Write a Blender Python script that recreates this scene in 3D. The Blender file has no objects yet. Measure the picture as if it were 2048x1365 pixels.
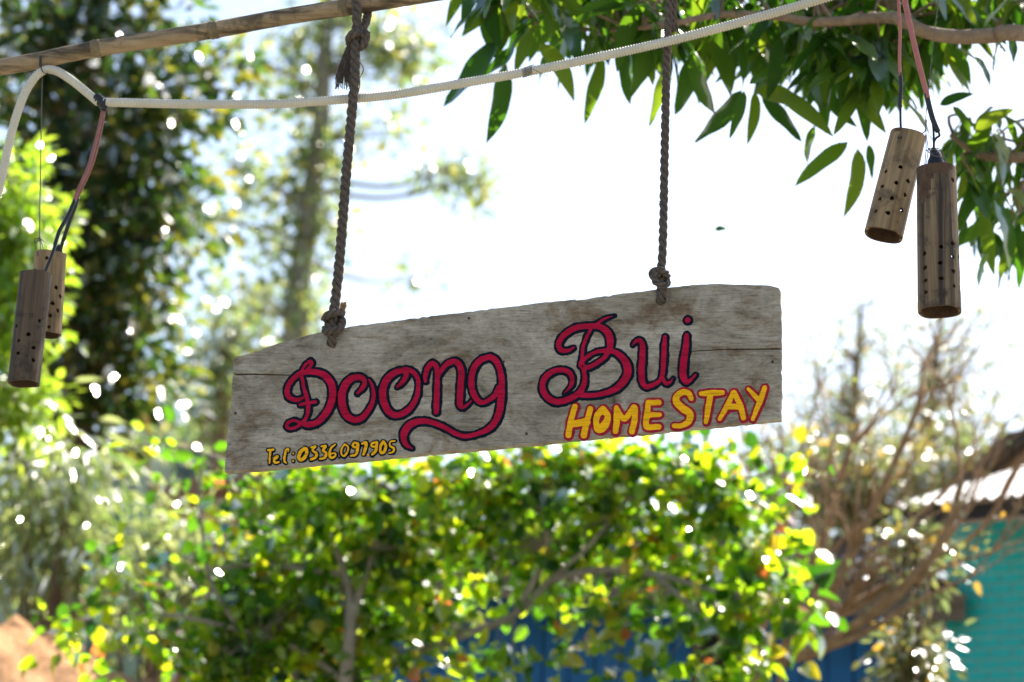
import bpy, bmesh, math, random
import numpy as np
from mathutils import Vector, Matrix, Quaternion

random.seed(7)
rng = np.random.default_rng(11)
scene = bpy.context.scene
COL = scene.collection
rad = math.radians

# ------------------------------------------------------------------ camera
PITCH, ROLL = rad(14.0), rad(3.0)
LENS = 85.0
FPX = LENS / 36.0 * 2048.0
CAM = Vector((0.0, 0.0, 1.5))
FW = Vector((0, math.cos(PITCH), math.sin(PITCH)))
_U0 = Vector((0, -math.sin(PITCH), math.cos(PITCH)))
_X0 = Vector((1, 0, 0))
RT = (_X0 * math.cos(ROLL) + _U0 * math.sin(ROLL)).normalized()
UP = (_U0 * math.cos(ROLL) - _X0 * math.sin(ROLL)).normalized()
cam_data = bpy.data.cameras.new('camera')
cam_data.lens = LENS
cam_data.sensor_width = 36.0
cam_data.clip_end = 3000.0
cam_data.dof.use_dof = True
cam_data.dof.focus_distance = 4.82
cam_data.dof.aperture_fstop = 3.8
cam = bpy.data.objects.new('camera', cam_data)
COL.objects.link(cam)
cam.matrix_world = Matrix(((RT.x, UP.x, -FW.x, CAM.x), (RT.y, UP.y, -FW.y, CAM.y),
                           (RT.z, UP.z, -FW.z, CAM.z), (0, 0, 0, 1)))
scene.camera = cam

# ------------------------------------------------------------------ sky, sun, exposure
SUN_EL, SUN_AZ = rad(48.0), rad(42.0)
world = bpy.data.worlds.new('World')
scene.world = world
world.use_nodes = True
wn = world.node_tree
wn.nodes.clear()
sky = wn.nodes.new('ShaderNodeTexSky')
sky.sky_type = 'NISHITA'
sky.sun_disc = False
sky.sun_elevation = SUN_EL
sky.sun_rotation = SUN_AZ
sky.air_density = 1.0
sky.dust_density = 2.2
sky.ozone_density = 1.0
bg = wn.nodes.new('ShaderNodeBackground')
bg.inputs['Strength'].default_value = 0.095
wo = wn.nodes.new('ShaderNodeOutputWorld')
wn.links.new(sky.outputs[0], bg.inputs['Color'])
wn.links.new(bg.outputs[0], wo.inputs['Surface'])

sd = bpy.data.lights.new('sun', 'SUN')
sd.energy = 5.0
sd.angle = rad(0.53)
sd.color = (1.0, 0.93, 0.82)
sun = bpy.data.objects.new('sun', sd)
COL.objects.link(sun)
SUNV = Vector((math.sin(SUN_AZ) * math.cos(SUN_EL), math.cos(SUN_AZ) * math.cos(SUN_EL), math.sin(SUN_EL)))
sun.rotation_euler = SUNV.to_track_quat('Z', 'Y').to_euler()
sun.location = SUNV * 60

scene.view_settings.view_transform = 'Standard'
scene.view_settings.look = 'None'
scene.view_settings.gamma = 1.0
scene.view_settings.use_curve_mapping = False
scene.view_settings.exposure = 1.6
scene.render.engine = 'CYCLES'
scene.cycles.max_bounces = 8
scene.cycles.transparent_max_bounces = 8
scene.cycles.diffuse_bounces = 4
scene.cycles.glossy_bounces = 3
scene.cycles.transmission_bounces = 5
scene.cycles.sample_clamp_indirect = 8.0
scene.cycles.use_denoising = True


# ------------------------------------------------------------------ helpers
def P(px, py, d):
    """point seen at a pixel of the 2048 x 1365 photograph, d metres along the view axis"""
    return CAM + FW * d + RT * ((px - 1024.0) / FPX * d) + UP * (-(py - 682.5) / FPX * d)


YAW = rad(11.0)                                     # the sign's right end is nearer
SN = Vector((-math.sin(YAW), -math.cos(YAW), 0))     # sign normal, towards the camera
SU = Vector((math.cos(YAW), -math.sin(YAW), 0))      # along the sign
S0 = P(1005, 900, 4.83)


def S(px, py, off=0.0):
    """point on the sign's vertical plane pushed `off` metres behind it"""
    d = (P(px, py, 1.0) - CAM)
    o = S0 - SN * off
    t = (o - CAM).dot(SN) / d.dot(SN)
    return CAM + d * t


def SL(px, py, off=0.0):
    """the same in the sign's own frame: x along, y behind, z up"""
    q = S(px, py, off) - S0
    return (q.dot(SU), -q.dot(SN), q.z)


class MB:
    def __init__(self):
        self.v, self.f = [], []

    def add(self, v, f):
        b = len(self.v)
        self.v.extend([tuple(p) for p in v])
        self.f.extend([tuple(i + b for i in q) for q in f])

    def build(self, name, mat, parent=None, smooth=False):
        return mk(name, self.v, self.f, mat, parent, smooth)


def mk(name, v, f, mat, parent=None, smooth=False):
    m = bpy.data.meshes.new(name)
    m.from_pydata([tuple(p) for p in v] if not isinstance(v, np.ndarray) else v.tolist(), [], f if not isinstance(f, np.ndarray) else f.tolist())
    m.update()
    if smooth:
        m.polygons.foreach_set('use_smooth', [True] * len(m.polygons))
    if mat is not None:
        m.materials.append(mat)
    o = bpy.data.objects.new(name, m)
    COL.objects.link(o)
    if parent is not None:
        o.parent = parent
    return o


def thing(name, label, cat, loc=(0, 0, 0), group=None):
    o = bpy.data.objects.new(name, None)
    o.empty_display_size = 0.1
    COL.objects.link(o)
    o.location = loc
    tag(o, label, cat, group)
    return o


def tag(o, label=None, cat=None, group=None, kind=None):
    if label: o['label'] = label
    if cat: o['category'] = cat
    if group: o['group'] = group
    if kind: o['kind'] = kind
    return o


def adopt(o, parent):
    """parent keeping world coordinates (parent at a pure translation)"""
    o.parent = parent
    o.matrix_parent_inverse = Matrix.Translation(-Vector(parent.location))
    return o


def crom(pts, n=8):
    """Catmull-Rom through points of any dimension"""
    a = np.array([tuple(p) for p in pts], float)
    if len(a) < 3:
        return np.array([a[0] + (a[-1] - a[0]) * t for t in np.linspace(0, 1, n + 1)])
    e = np.vstack([2 * a[0] - a[1], a, 2 * a[-1] - a[-2]])
    out = []
    for i in range(1, len(e) - 2):
        p0, p1, p2, p3 = e[i - 1], e[i], e[i + 1], e[i + 2]
        for t in np.linspace(0, 1, n, endpoint=False):
            out.append(0.5 * ((2 * p1) + (-p0 + p2) * t + (2 * p0 - 5 * p1 + 4 * p2 - p3) * t * t + (-p0 + 3 * p1 - 3 * p2 + p3) * t ** 3))
    out.append(e[-2])
    return np.array(out)


def frames(path):
    p = np.asarray(path, float)
    t = np.gradient(p, axis=0)
    t /= np.linalg.norm(t, axis=1)[:, None] + 1e-12
    ref = np.array([1.0, 0, 0]) if abs(t[0][0]) < 0.8 else np.array([0, 1.0, 0])
    n = ref - t[0] * ref.dot(t[0])
    n /= np.linalg.norm(n)
    N = [n]
    for i in range(1, len(p)):
        n = N[-1] - t[i] * N[-1].dot(t[i])
        l = np.linalg.norm(n)
        n = n / l if l > 1e-9 else N[-1]
        N.append(n)
    N = np.array(N)
    B = np.cross(t, N)
    return t, N, B


def tube(path, radii, segs=8, cap=True):
    p = np.asarray([tuple(q) for q in path], float)
    r = np.broadcast_to(np.asarray(radii, float), (len(p),))
    _, N, B = frames(p)
    a = np.linspace(0, 2 * math.pi, segs, endpoint=False)
    v = (p[:, None, :] + r[:, None, None] * (np.cos(a)[None, :, None] * N[:, None, :] + np.sin(a)[None, :, None] * B[:, None, :])).reshape(-1, 3)
    f = []
    for i in range(len(p) - 1):
        for j in range(segs):
            k = (j + 1) % segs
            f.append((i * segs + j, i * segs + k, (i + 1) * segs + k, (i + 1) * segs + j))
    if cap:
        f.append(tuple(range(segs - 1, -1, -1)))
        f.append(tuple(range((len(p) - 1) * segs, len(p) * segs)))
    return v, f


def resample(path, step):
    p = np.asarray([tuple(q) for q in path], float)
    s = np.concatenate([[0], np.cumsum(np.linalg.norm(np.diff(p, axis=0), axis=1))])
    n = max(2, int(s[-1] / step))
    q = np.linspace(0, s[-1], n + 1)
    return np.stack([np.interp(q, s, p[:, k]) for k in range(p.shape[1])], 1), q


# ------------------------------------------------------------------ materials
def mat_new(name):
    m = bpy.data.materials.new(name)
    m.use_nodes = True
    nt = m.node_tree
    nt.nodes.clear()
    out = nt.nodes.new('ShaderNodeOutputMaterial')
    b = nt.nodes.new('ShaderNodeBsdfPrincipled')
    nt.links.new(b.outputs[0], out.inputs[0])
    return m, nt, b, out


def ramp(nt, stops, src):
    r = nt.nodes.new('ShaderNodeValToRGB')
    e = r.color_ramp.elements
    while len(e) < len(stops):
        e.new(0.5)
    for k, (p, c) in enumerate(stops):
        e[k].position = p
        e[k].color = (*c, 1) if len(c) == 3 else c
    nt.links.new(src, r.inputs[0])
    return r.outputs[0]


def coords(nt, scale=(1, 1, 1), rot=(0, 0, 0), kind='Object', loc=(0, 0, 0)):
    t = nt.nodes.new('ShaderNodeTexCoord')
    mp = nt.nodes.new('ShaderNodeMapping')
    mp.inputs['Scale'].default_value = scale
    mp.inputs['Rotation'].default_value = rot
    mp.inputs['Location'].default_value = loc
    nt.links.new(t.outputs[kind], mp.inputs[0])
    return mp.outputs[0]


def noise(nt, vec, scale, detail=5, rough=0.6, dist=0.0):
    n = nt.nodes.new('ShaderNodeTexNoise')
    n.inputs['Scale'].default_value = scale
    n.inputs['Detail'].default_value = detail
    n.inputs['Roughness'].default_value = rough
    n.inputs['Distortion'].default_value = dist
    nt.links.new(vec, n.inputs['Vector'])
    return n.outputs['Fac']


def mixc(nt, fac, a, b, mode='MIX'):
    m = nt.nodes.new('ShaderNodeMix')
    m.data_type = 'RGBA'
    m.blend_type = mode
    for sock, val in ((m.inputs[0], fac), (m.inputs[6], a), (m.inputs[7], b)):
        if hasattr(val, 'is_linked') or isinstance(val, bpy.types.NodeSocket):
            nt.links.new(val, sock)
        elif isinstance(val, (int, float)):
            sock.default_value = val
        else:
            sock.default_value = (*val, 1)
    return m.outputs[2]


def bump(nt, b, h, strength=0.4, dist=0.01):
    n = nt.nodes.new('ShaderNodeBump')
    n.inputs['Strength'].default_value = strength
    n.inputs['Distance'].default_value = dist
    nt.links.new(h, n.inputs['Height'])
    nt.links.new(n.outputs[0], b.inputs['Normal'])


def simple(name, col, rough=0.7, var=0.25, scale=8.0, bmp=0.15, metal=0.0, spec=0.4, bdist=0.005):
    m, nt, b, _ = mat_new(name)
    v = coords(nt)
    n = noise(nt, v, scale)
    d = tuple(c * (1 - var) for c in col)
    l = tuple(min(1, c * (1 + var)) for c in col)
    nt.links.new(ramp(nt, [(0.3, d), (0.7, l)], n), b.inputs['Base Color'])
    b.inputs['Roughness'].default_value = rough
    b.inputs['Metallic'].default_value = metal
    b.inputs['Specular IOR Level'].default_value = spec
    if bmp:
        bump(nt, b, noise(nt, v, scale * 6), bmp, bdist)
    return m


def leaf_mat(name, stops, tstops, fac=0.5, rough=0.22, spec=0.5, objects=False, gloss=0.5):
    m, nt, b, out = mat_new(name)
    if objects:
        r = nt.nodes.new('ShaderNodeObjectInfo').outputs['Random']
    else:
        r = nt.nodes.new('ShaderNodeNewGeometry').outputs['Random Per Island']
    nt.nodes.remove(b)
    df = nt.nodes.new('ShaderNodeBsdfDiffuse')
    nt.links.new(ramp(nt, stops, r), df.inputs['Color'])
    tr = nt.nodes.new('ShaderNodeBsdfTranslucent')
    nt.links.new(ramp(nt, tstops, r), tr.inputs['Color'])
    mx = nt.nodes.new('ShaderNodeMixShader')
    mx.inputs[0].default_value = fac
    nt.links.new(df.outputs[0], mx.inputs[1])
    nt.links.new(tr.outputs[0], mx.inputs[2])
    gl = nt.nodes.new('ShaderNodeBsdfGlossy')
    gl.inputs['Roughness'].default_value = rough
    fr = nt.nodes.new('ShaderNodeFresnel')
    fr.inputs['IOR'].default_value = 1.25 + 0.4 * spec
    m2 = nt.nodes.new('ShaderNodeMixShader')
    ml_ = nt.nodes.new('ShaderNodeMath')
    ml_.operation = 'MULTIPLY'
    ml_.use_clamp = True
    ml_.inputs[1].default_value = gloss
    nt.links.new(fr.outputs[0], ml_.inputs[0])
    nt.links.new(ml_.outputs[0], m2.inputs[0])
    nt.links.new(mx.outputs[0], m2.inputs[1])
    nt.links.new(gl.outputs[0], m2.inputs[2])
    nt.links.new(m2.outputs[0], out.inputs[0])
    return m


def bark_mat(name, a, b_, scale=(1, 1, 1), ns=18.0):
    m, nt, b, _ = mat_new(name)
    v = coords(nt, scale)
    n = noise(nt, v, ns, 6, 0.65)
    nt.links.new(ramp(nt, [(0.3, a), (0.72, b_)], n), b.inputs['Base Color'])
    b.inputs['Roughness'].default_value = 0.85
    bump(nt, b, n, 0.5, 0.01)
    return m


# weathered board
def board_material():
    m, nt, b, _ = mat_new('weathered_grey_wood')
    tilt = rad(5.2)
    fine = noise(nt, coords(nt, (16, 30, 260), (0, tilt, 0)), 1.0, 9, 0.78, 0.5)
    mid = noise(nt, coords(nt, (6, 10, 13), (0, tilt, 0)), 1.0, 7, 0.66, 1.0)
    blot = noise(nt, coords(nt, (7, 5, 10)), 1.0, 6, 0.68, 0.8)
    speck = noise(nt, coords(nt, (70, 70, 150)), 1.0, 6, 0.75, 0.3)
    smear = noise(nt, coords(nt, (9, 9, 17), (0, 0.5, 0), loc=(3.1, 0, 7.7)), 1.0, 5, 0.6, 1.2)
    base = ramp(nt, [(0.28, (0.105, 0.082, 0.060)), (0.44, (0.31, 0.26, 0.195)), (0.58, (0.44, 0.382, 0.30)), (0.75, (0.56, 0.50, 0.41))], mid)
    grain = ramp(nt, [(0.32, (0.25, 0.235, 0.22)), (0.45, (0.85, 0.84, 0.83)), (0.66, (1.2, 1.19, 1.17))], fine)
    c = mixc(nt, 0.8, base, grain, 'MULTIPLY')
    c = mixc(nt, 0.6, c, ramp(nt, [(0.34, (0.35, 0.33, 0.31)), (0.48, (0.95, 0.95, 0.95)), (0.7, (1.25, 1.24, 1.22))], speck), 'MULTIPLY')
    st = ramp(nt, [(0.52, (0, 0, 0)), (0.64, (0.9, 0.9, 0.9))], blot)
    c = mixc(nt, st, c, mixc(nt, 1.0, c, (0.58, 0.45, 0.34), 'MULTIPLY'))
    ws = ramp(nt, [(0.60, (0, 0, 0)), (0.74, (0.5, 0.5, 0.5))], smear)
    c = mixc(nt, ws, c, (0.42, 0.40, 0.365))
    # hairline checks running with the grain
    chk = noise(nt, coords(nt, (14, 20, 420), (0, tilt, 0), loc=(1.3, 0, 2.2)), 1.0, 3, 0.5, 0.2)
    ck = ramp(nt, [(0.66, (0, 0, 0)), (0.71, (0.8, 0.8, 0.8))], chk)
    c = mixc(nt, ck, c, (0.07, 0.055, 0.043))
    # dirty rim towards the ends and edges (splash dirt)
    nt.links.new(c, b.inputs['Base Color'])
    b.inputs['Roughness'].default_value = 0.82
    b.inputs['Specular IOR Level'].default_value = 0.25
    bump(nt, b, fine, 1.0, 0.003)
    return m


def paint_mat(name, col, var=0.34, rough=0.6):
    m, nt, b, _ = mat_new(name)
    v = coords(nt, (14, 14, 60), (0, 0.3, 0))
    n = noise(nt, v, 1.0, 6, 0.65, 0.4)
    n2 = noise(nt, coords(nt), 14.0, 4)
    c = ramp(nt, [(0.28, tuple(x * (1 - var) for x in col)), (0.7, tuple(min(1, x * (1 + var)) for x in col))], n)
    c = mixc(nt, ramp(nt, [(0.35, (0, 0, 0)), (0.75, (0.4, 0.4, 0.4))], n2), c, tuple(min(1, x * 1.15 + 0.002) for x in col))
    wear = noise(nt, coords(nt, (40, 40, 240), (0, rad(5.2), 0)), 1.0, 8, 0.75)
    c = mixc(nt, ramp(nt, [(0.64, (0, 0, 0)), (0.74, (0.6, 0.6, 0.6))], wear), c, (0.2, 0.18, 0.155))
    gr = noise(nt, coords(nt, (16, 30, 260), (0, rad(5.2), 0)), 1.0, 9, 0.78, 0.5)
    c = mixc(nt, 0.95, c, ramp(nt, [(0.33, (0.40, 0.40, 0.40)), (0.46, (0.92, 0.92, 0.92)), (0.66, (1.3, 1.3, 1.3))], gr), 'MULTIPLY')
    nt.links.new(c, b.inputs['Base Color'])
    b.inputs['Roughness'].default_value = rough
    b.inputs['Specular IOR Level'].default_value = 0.06
    bump(nt, b, n, 0.3, 0.001)
    return m


def bamboo_mat(name, a, b_, dark, along=(90, 90, 3), stain=9.0, amt=0.5):
    m, nt, b, _ = mat_new(name)
    oi = nt.nodes.new('ShaderNodeObjectInfo')
    t = nt.nodes.new('ShaderNodeTexCoord')
    ad = nt.nodes.new('ShaderNodeVectorMath')
    ad.operation = 'ADD'
    cmb = nt.nodes.new('ShaderNodeCombineXYZ')
    for k in range(3):
        nt.links.new(oi.outputs['Random'], cmb.inputs[k])
    nt.links.new(t.outputs['Object'], ad.inputs[0])
    nt.links.new(cmb.outputs[0], ad.inputs[1])
    mp = nt.nodes.new('ShaderNodeMapping')
    mp.inputs['Scale'].default_value = along
    nt.links.new(ad.outputs[0], mp.inputs[0])
    f = noise(nt, mp.outputs[0], 1.0, 7, 0.7, 0.2)
    mp2 = nt.nodes.new('ShaderNodeMapping')
    mp2.inputs['Scale'].default_value = tuple(0.35 * x for x in along)
    nt.links.new(ad.outputs[0], mp2.inputs[0])
    g = noise(nt, mp2.outputs[0], 1.0, 5, 0.6, 0.8)
    s = noise(nt, ad.outputs[0], stain, 6, 0.7, 0.5)
    c = ramp(nt, [(0.3, a), (0.7, b_)], f)
    c = mixc(nt, ramp(nt, [(0.47, (0, 0, 0)), (0.62, (amt, amt, amt))], g), c, dark)
    c = mixc(nt, ramp(nt, [(0.52, (0, 0, 0)), (0.66, (amt, amt, amt))], s), c, dark)
    nt.links.new(c, b.inputs['Base Color'])
    b.inputs['Roughness'].default_value = 0.7
    b.inputs['Specular IOR Level'].default_value = 0.3
    bump(nt, b, f, 0.35, 0.002)
    return m


M = {}
M['board'] = board_material()
M['red'] = paint_mat('crimson_paint', (0.38, 0.006, 0.034))
M['navy'] = paint_mat('navy_paint', (0.004, 0.008, 0.017), 0.3)
M['yellow'] = paint_mat('yellow_paint', (0.85, 0.42, 0.008), 0.14)
M['amber'] = paint_mat('amber_paint', (0.86, 0.42, 0.010), 0.12)
M['crim2'] = paint_mat('crimson_outline_paint', (0.30, 0.014, 0.030))
M['rope'] = simple('grey_brown_rope', (0.105, 0.082, 0.066), 0.95, 0.35, 160, 0.5, spec=0.1, bdist=0.001)
M['fray_lit'] = simple('sunlit_frayed_rope_end', (0.42, 0.26, 0.13), 0.9, 0.3, 120, 0.3, spec=0.1)  # orange glow of sun on the loose fibres put into the colour
M['conduit'] = simple('off_white_plastic', (0.60, 0.54, 0.43), 0.45, 0.10, 14, 0.05, spec=0.4)
M['tape'] = simple('black_tape', (0.012, 0.012, 0.014), 0.4, 0.3, 40, 0.3, bdist=0.002)
M['cord'] = simple('pink_cable', (0.40, 0.13, 0.115), 0.5, 0.12, 60, 0.05)
M['cord_dark'] = simple('dusty_red_cable', (0.26, 0.095, 0.08), 0.5, 0.2, 60, 0.05)
M['wire'] = simple('thin_dark_wire', (0.05, 0.042, 0.037), 0.7, 0.2, 60, 0)
M['twine'] = simple('grey_twine', (0.13, 0.115, 0.10), 0.9, 0.2, 60, 0)
M['pole'] = bamboo_mat('bamboo_pole_skin', (0.22, 0.145, 0.075), (0.42, 0.30, 0.175), (0.05, 0.036, 0.02), (9, 70, 70), 12, 0.9)
M['node'] = bamboo_mat('bamboo_node_skin', (0.13, 0.10, 0.05), (0.28, 0.20, 0.11), (0.05, 0.045, 0.02), (30, 30, 30), 14, 0.7)
M['lamp_tan'] = bamboo_mat('tan_bamboo', (0.21, 0.13, 0.055), (0.38, 0.255, 0.13), (0.07, 0.045, 0.024), (120, 120, 5), 16, 0.75)
M['lamp_brown'] = bamboo_mat('old_brown_bamboo', (0.052, 0.034, 0.020), (0.135, 0.088, 0.050), (0.016, 0.012, 0.009), (110, 110, 4), 18, 0.95)
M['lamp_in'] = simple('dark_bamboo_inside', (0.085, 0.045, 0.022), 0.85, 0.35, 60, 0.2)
M['lamp_dark'] = bamboo_mat('stained_bamboo', (0.125, 0.078, 0.038), (0.30, 0.20, 0.105), (0.028, 0.020, 0.014), (110, 110, 4), 18, 0.95)
M['mango'] = leaf_mat('mango_leaf', [(0, (0.012, 0.034, 0.008)), (0.6, (0.020, 0.052, 0.010)), (1, (0.04, 0.075, 0.012))],
                      [(0, (0.07, 0.24, 0.010)), (0.5, (0.20, 0.46, 0.015)), (1, (0.50, 0.68, 0.03))], 0.36, 0.32, 0.4, gloss=0.28)
M['mango_o'] = leaf_mat('mango_leaf_single', [(0, (0.012, 0.034, 0.008)), (0.6, (0.020, 0.052, 0.010)), (1, (0.04, 0.075, 0.012))],
                        [(0, (0.07, 0.24, 0.010)), (0.5, (0.20, 0.46, 0.015)), (1, (0.50, 0.68, 0.03))], 0.36, 0.32, 0.4, True, gloss=0.28)
_b = [(0, (0.008, 0.030, 0.006)), (0.55, (0.025, 0.070, 0.008)), (0.9, (0.09, 0.13, 0.012)), (0.975, (0.35, 0.24, 0.02)), (0.99, (0.42, 0.12, 0.03))]  # dark end of both leaf ramps paints in shade inside the bush
_t = [(0, (0.03, 0.12, 0.008)), (0.33, (0.18, 0.46, 0.012)), (0.55, (0.48, 0.82, 0.012)), (0.9, (0.74, 0.84, 0.015)), (0.975, (0.75, 0.52, 0.03)), (0.99, (0.80, 0.22, 0.05))]
M['bush'] = leaf_mat('heart_leaf', _b, _t, 0.64, 0.25, 0.7, gloss=0.42)
M['bush_o'] = leaf_mat('heart_leaf_single', _b, _t, 0.64, 0.25, 0.7, True, gloss=0.42)
M['dark'] = leaf_mat('dark_tree_leaf', [(0, (0.006, 0.018, 0.008)), (0.8, (0.014, 0.034, 0.010)), (1, (0.12, 0.10, 0.02))],
                     [(0, (0.05, 0.13, 0.03)), (0.7, (0.18, 0.34, 0.03)), (1, (0.55, 0.5, 0.05))], 0.36, 0.24, 0.7, gloss=0.36)
M['lime'] = leaf_mat('lime_leaf', [(0, (0.07, 0.15, 0.014)), (1, (0.13, 0.20, 0.02))],
                     [(0, (0.38, 0.66, 0.03)), (1, (0.60, 0.75, 0.05))], 0.55, 0.35, 0.5)
M['pale'] = leaf_mat('pale_tree_leaf', [(0, (0.035, 0.065, 0.03)), (0.7, (0.07, 0.095, 0.035)), (1, (0.18, 0.16, 0.04))],
                     [(0, (0.22, 0.36, 0.11)), (0.7, (0.42, 0.52, 0.14)), (1, (0.72, 0.64, 0.14))], 0.55, 0.25, 0.6)
M['silver'] = leaf_mat('silvery_leaf', [(0, (0.06, 0.10, 0.035)), (1, (0.20, 0.24, 0.11))],
                       [(0, (0.24, 0.40, 0.06)), (1, (0.66, 0.72, 0.26))], 0.5, 0.28, 0.9, gloss=0.6)
M['olive'] = leaf_mat('olive_leaf', [(0, (0.05, 0.08, 0.035)), (0.8, (0.11, 0.12, 0.04)), (1, (0.32, 0.20, 0.03))],
                      [(0, (0.18, 0.27, 0.10)), (0.8, (0.40, 0.40, 0.10)), (1, (0.8, 0.45, 0.05))], 0.45, 0.35, 0.5)
M['bark'] = bark_mat('brown_bark', (0.10, 0.068, 0.042), (0.25, 0.175, 0.11))
M['mbark'] = bark_mat('mango_bark', (0.13, 0.085, 0.05), (0.30, 0.20, 0.12), ns=40)
M['palebark'] = bark_mat('pale_bark', (0.16, 0.13, 0.10), (0.34, 0.29, 0.23))
M['tallbark'] = bark_mat('grey_green_bark', (0.12, 0.125, 0.09), (0.26, 0.25, 0.19))
M['twig'] = bark_mat('dry_twig', (0.18, 0.10, 0.048), (0.42, 0.265, 0.14))
M['soil'] = simple('orange_earth', (0.50, 0.28, 0.145), 0.95, 0.4, 5.0, 1.0, spec=0.1, bdist=0.05)
M['ground'] = simple('dry_grey_ground', (0.19, 0.185, 0.15), 0.95, 0.3, 1.5, 0.6, spec=0.1, bdist=0.05)
M['hill'] = simple('wooded_hill', (0.06, 0.095, 0.06), 0.95, 0.4, 0.25, 0)
M['blue'] = simple('blue_paint', (0.018, 0.16, 0.46), 0.6, 0.2, 3, 0.1)
M['blue2'] = simple('blue_trim_paint', (0.022, 0.10, 0.26), 0.6, 0.2, 3, 0.1)
M['dark_in'] = simple('dark_timber_and_shade', (0.035, 0.028, 0.025), 0.8, 0.3, 6, 0.2)  # timber tone, also painted shade behind the hut openings and under the eave
M['thatch'] = bark_mat('dry_thatch', (0.022, 0.016, 0.011), (0.10, 0.068, 0.045), (20, 2, 2), 5)
M['timber'] = bark_mat('weathered_timber', (0.11, 0.078, 0.055), (0.24, 0.175, 0.125), (2, 14, 14), 3)
M['brownwall'] = simple('tan_wall_boards', (0.30, 0.20, 0.12), 0.8, 0.25, 4, 0.2)
M['teal'] = simple('teal_painted_brick', (0.012, 0.52, 0.49), 0.55, 0.12, 6, 0.1)
M['mortar'] = simple('teal_painted_mortar', (0.28, 0.64, 0.60), 0.7, 0.1, 8, 0.1)
M['tin'] = simple('white_roof_sheet', (0.74, 0.73, 0.71), 0.32, 0.08, 3, 0.05, spec=0.6)
M['bluetin'] = simple('pale_blue_sheet', (0.36, 0.46, 0.52), 0.5, 0.1, 3, 0.05)


# ------------------------------------------------------------------ ground
def sst(a, b, x):
    t = min(1.0, max(0.0, (x - a) / (b - a)))
    return t * t * (3 - 2 * t)


BK = P(40, 1280, 13.0)


def ground_z(x, y):
    return 2.1 * sst(3.5, 21.0, y) + 0.05 * math.sin(x * 1.7 + 0.6) * math.cos(y * 1.3) + 0.03 * math.sin(3.9 * x + 2.1 * y)


def bank_z(x, y):
    z = ground_z(x, y) - 0.25
    crest = BK.z - 0.30 * (x - BK.x) if x > BK.x else BK.z + 0.10 * (BK.x - x)
    w = sst(10.2, 13.2, y) * (1 - sst(15.5, 21.0, y)) * sst(BK.x - 9, BK.x - 5, x)
    c = crest + 0.05 * math.sin(3.1 * x + 1.2 * y) + 0.05 * math.sin(7.3 * x - 5.1 * y) + 0.035 * math.sin(17 * x + 13 * y) + 0.02 * math.sin(31 * x - 9 * y)
    return z + max(0.0, c - z) * w


def spread(lim, n, p):
    t = np.linspace(-1, 1, n)
    return np.sign(t) * np.abs(t) ** p * lim


gx = spread(900, 141, 3.2)
gy = np.concatenate([np.linspace(-300, -6, 14), np.linspace(-5, 30, 90), 30 + np.linspace(0.03, 1, 22) ** 2.2 * 1400])
gv = [(x, y, ground_z(x, y)) for y in gy for x in gx]
nx = len(gx)
gf = [(j * nx + i, j * nx + i + 1, (j + 1) * nx + i + 1, (j + 1) * nx + i) for j in range(len(gy) - 1) for i in range(nx - 1)]
tag(mk('ground', gv, gf, M['ground'], None, True), kind='structure')
bx_ = np.linspace(BK.x - 9, BK.x + 3.5, 180)
by_ = np.linspace(10, 21.2, 150)
tag(mk('earth_bank', [(x, y, bank_z(x, y)) for y in by_ for x in bx_], [(j * 180 + i, j * 180 + i + 1, (j + 1) * 180 + i + 1, (j + 1) * 180 + i) for j in range(149) for i in range(179)], M['soil'], None, True), kind='structure')

# far wooded hill behind the left houses
hv, hf = [], []
hc = P(430, 960, 150.0)
for j in range(15):
    for i in range(41):
        u, w = i / 40 * 2 - 1, j / 14 * 2 - 1
        x, y = hc.x + u * 22, hc.y + w * 40
        h = max(0, 1 - u * u) ** 1.3 * max(0, 1 - w * w) * 32.5 * (1 + 0.06 * math.sin(9 * u) + 0.04 * math.sin(23 * u + 5 * w))
        hv.append((x, y, 1.0 + h))
for j in range(14):
    for i in range(40):
        hf.append((j * 41 + i, j * 41 + i + 1, (j + 1) * 41 + i + 1, (j + 1) * 41 + i))
tag(mk('hill', hv, hf, M['hill'], None, True), kind='structure')


# ------------------------------------------------------------------ foliage tools
LT = np.array([(0, 0, 0), (0.22, 0.40, 0.05), (0.62, 0.36, 0.03), (1, 0, -0.08), (0.62, -0.36, 0.03), (0.22, -0.40, 0.05), (0.42, 0, -0.01)])
LF = np.array([(0, 6, 1), (1, 6, 2), (2, 6, 3), (0, 5, 6), (5, 4, 6), (4, 3, 6)])


def unit(a):
    return a / (np.linalg.norm(a, axis=-1, keepdims=True) + 1e-9)


def leaf_mesh(name, c, d, nrm, L, W, mat, parent):
    """many small leaves, one mesh"""
    n = len(c)
    d = unit(d)
    s = unit(np.cross(d, nrm))
    nn = np.cross(s, d)
    L = np.broadcast_to(L, (n,))[:, None, None]
    W = np.broadcast_to(W, (n,))[:, None, None]
    v = c[:, None, :] + L * LT[None, :, 0:1] * d[:, None, :] + W * LT[None, :, 1:2] * s[:, None, :] + L * LT[None, :, 2:3] * nn[:, None, :]
    f = (LF[None] + (np.arange(n) * len(LT))[:, None, None]).reshape(-1, 3)
    o = mk(name, v.reshape(-1, 3), f, mat, parent)
    o['kind'] = 'stuff'
    return o


def rnd_unit(n):
    return unit(rng.normal(size=(n, 3)))


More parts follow.
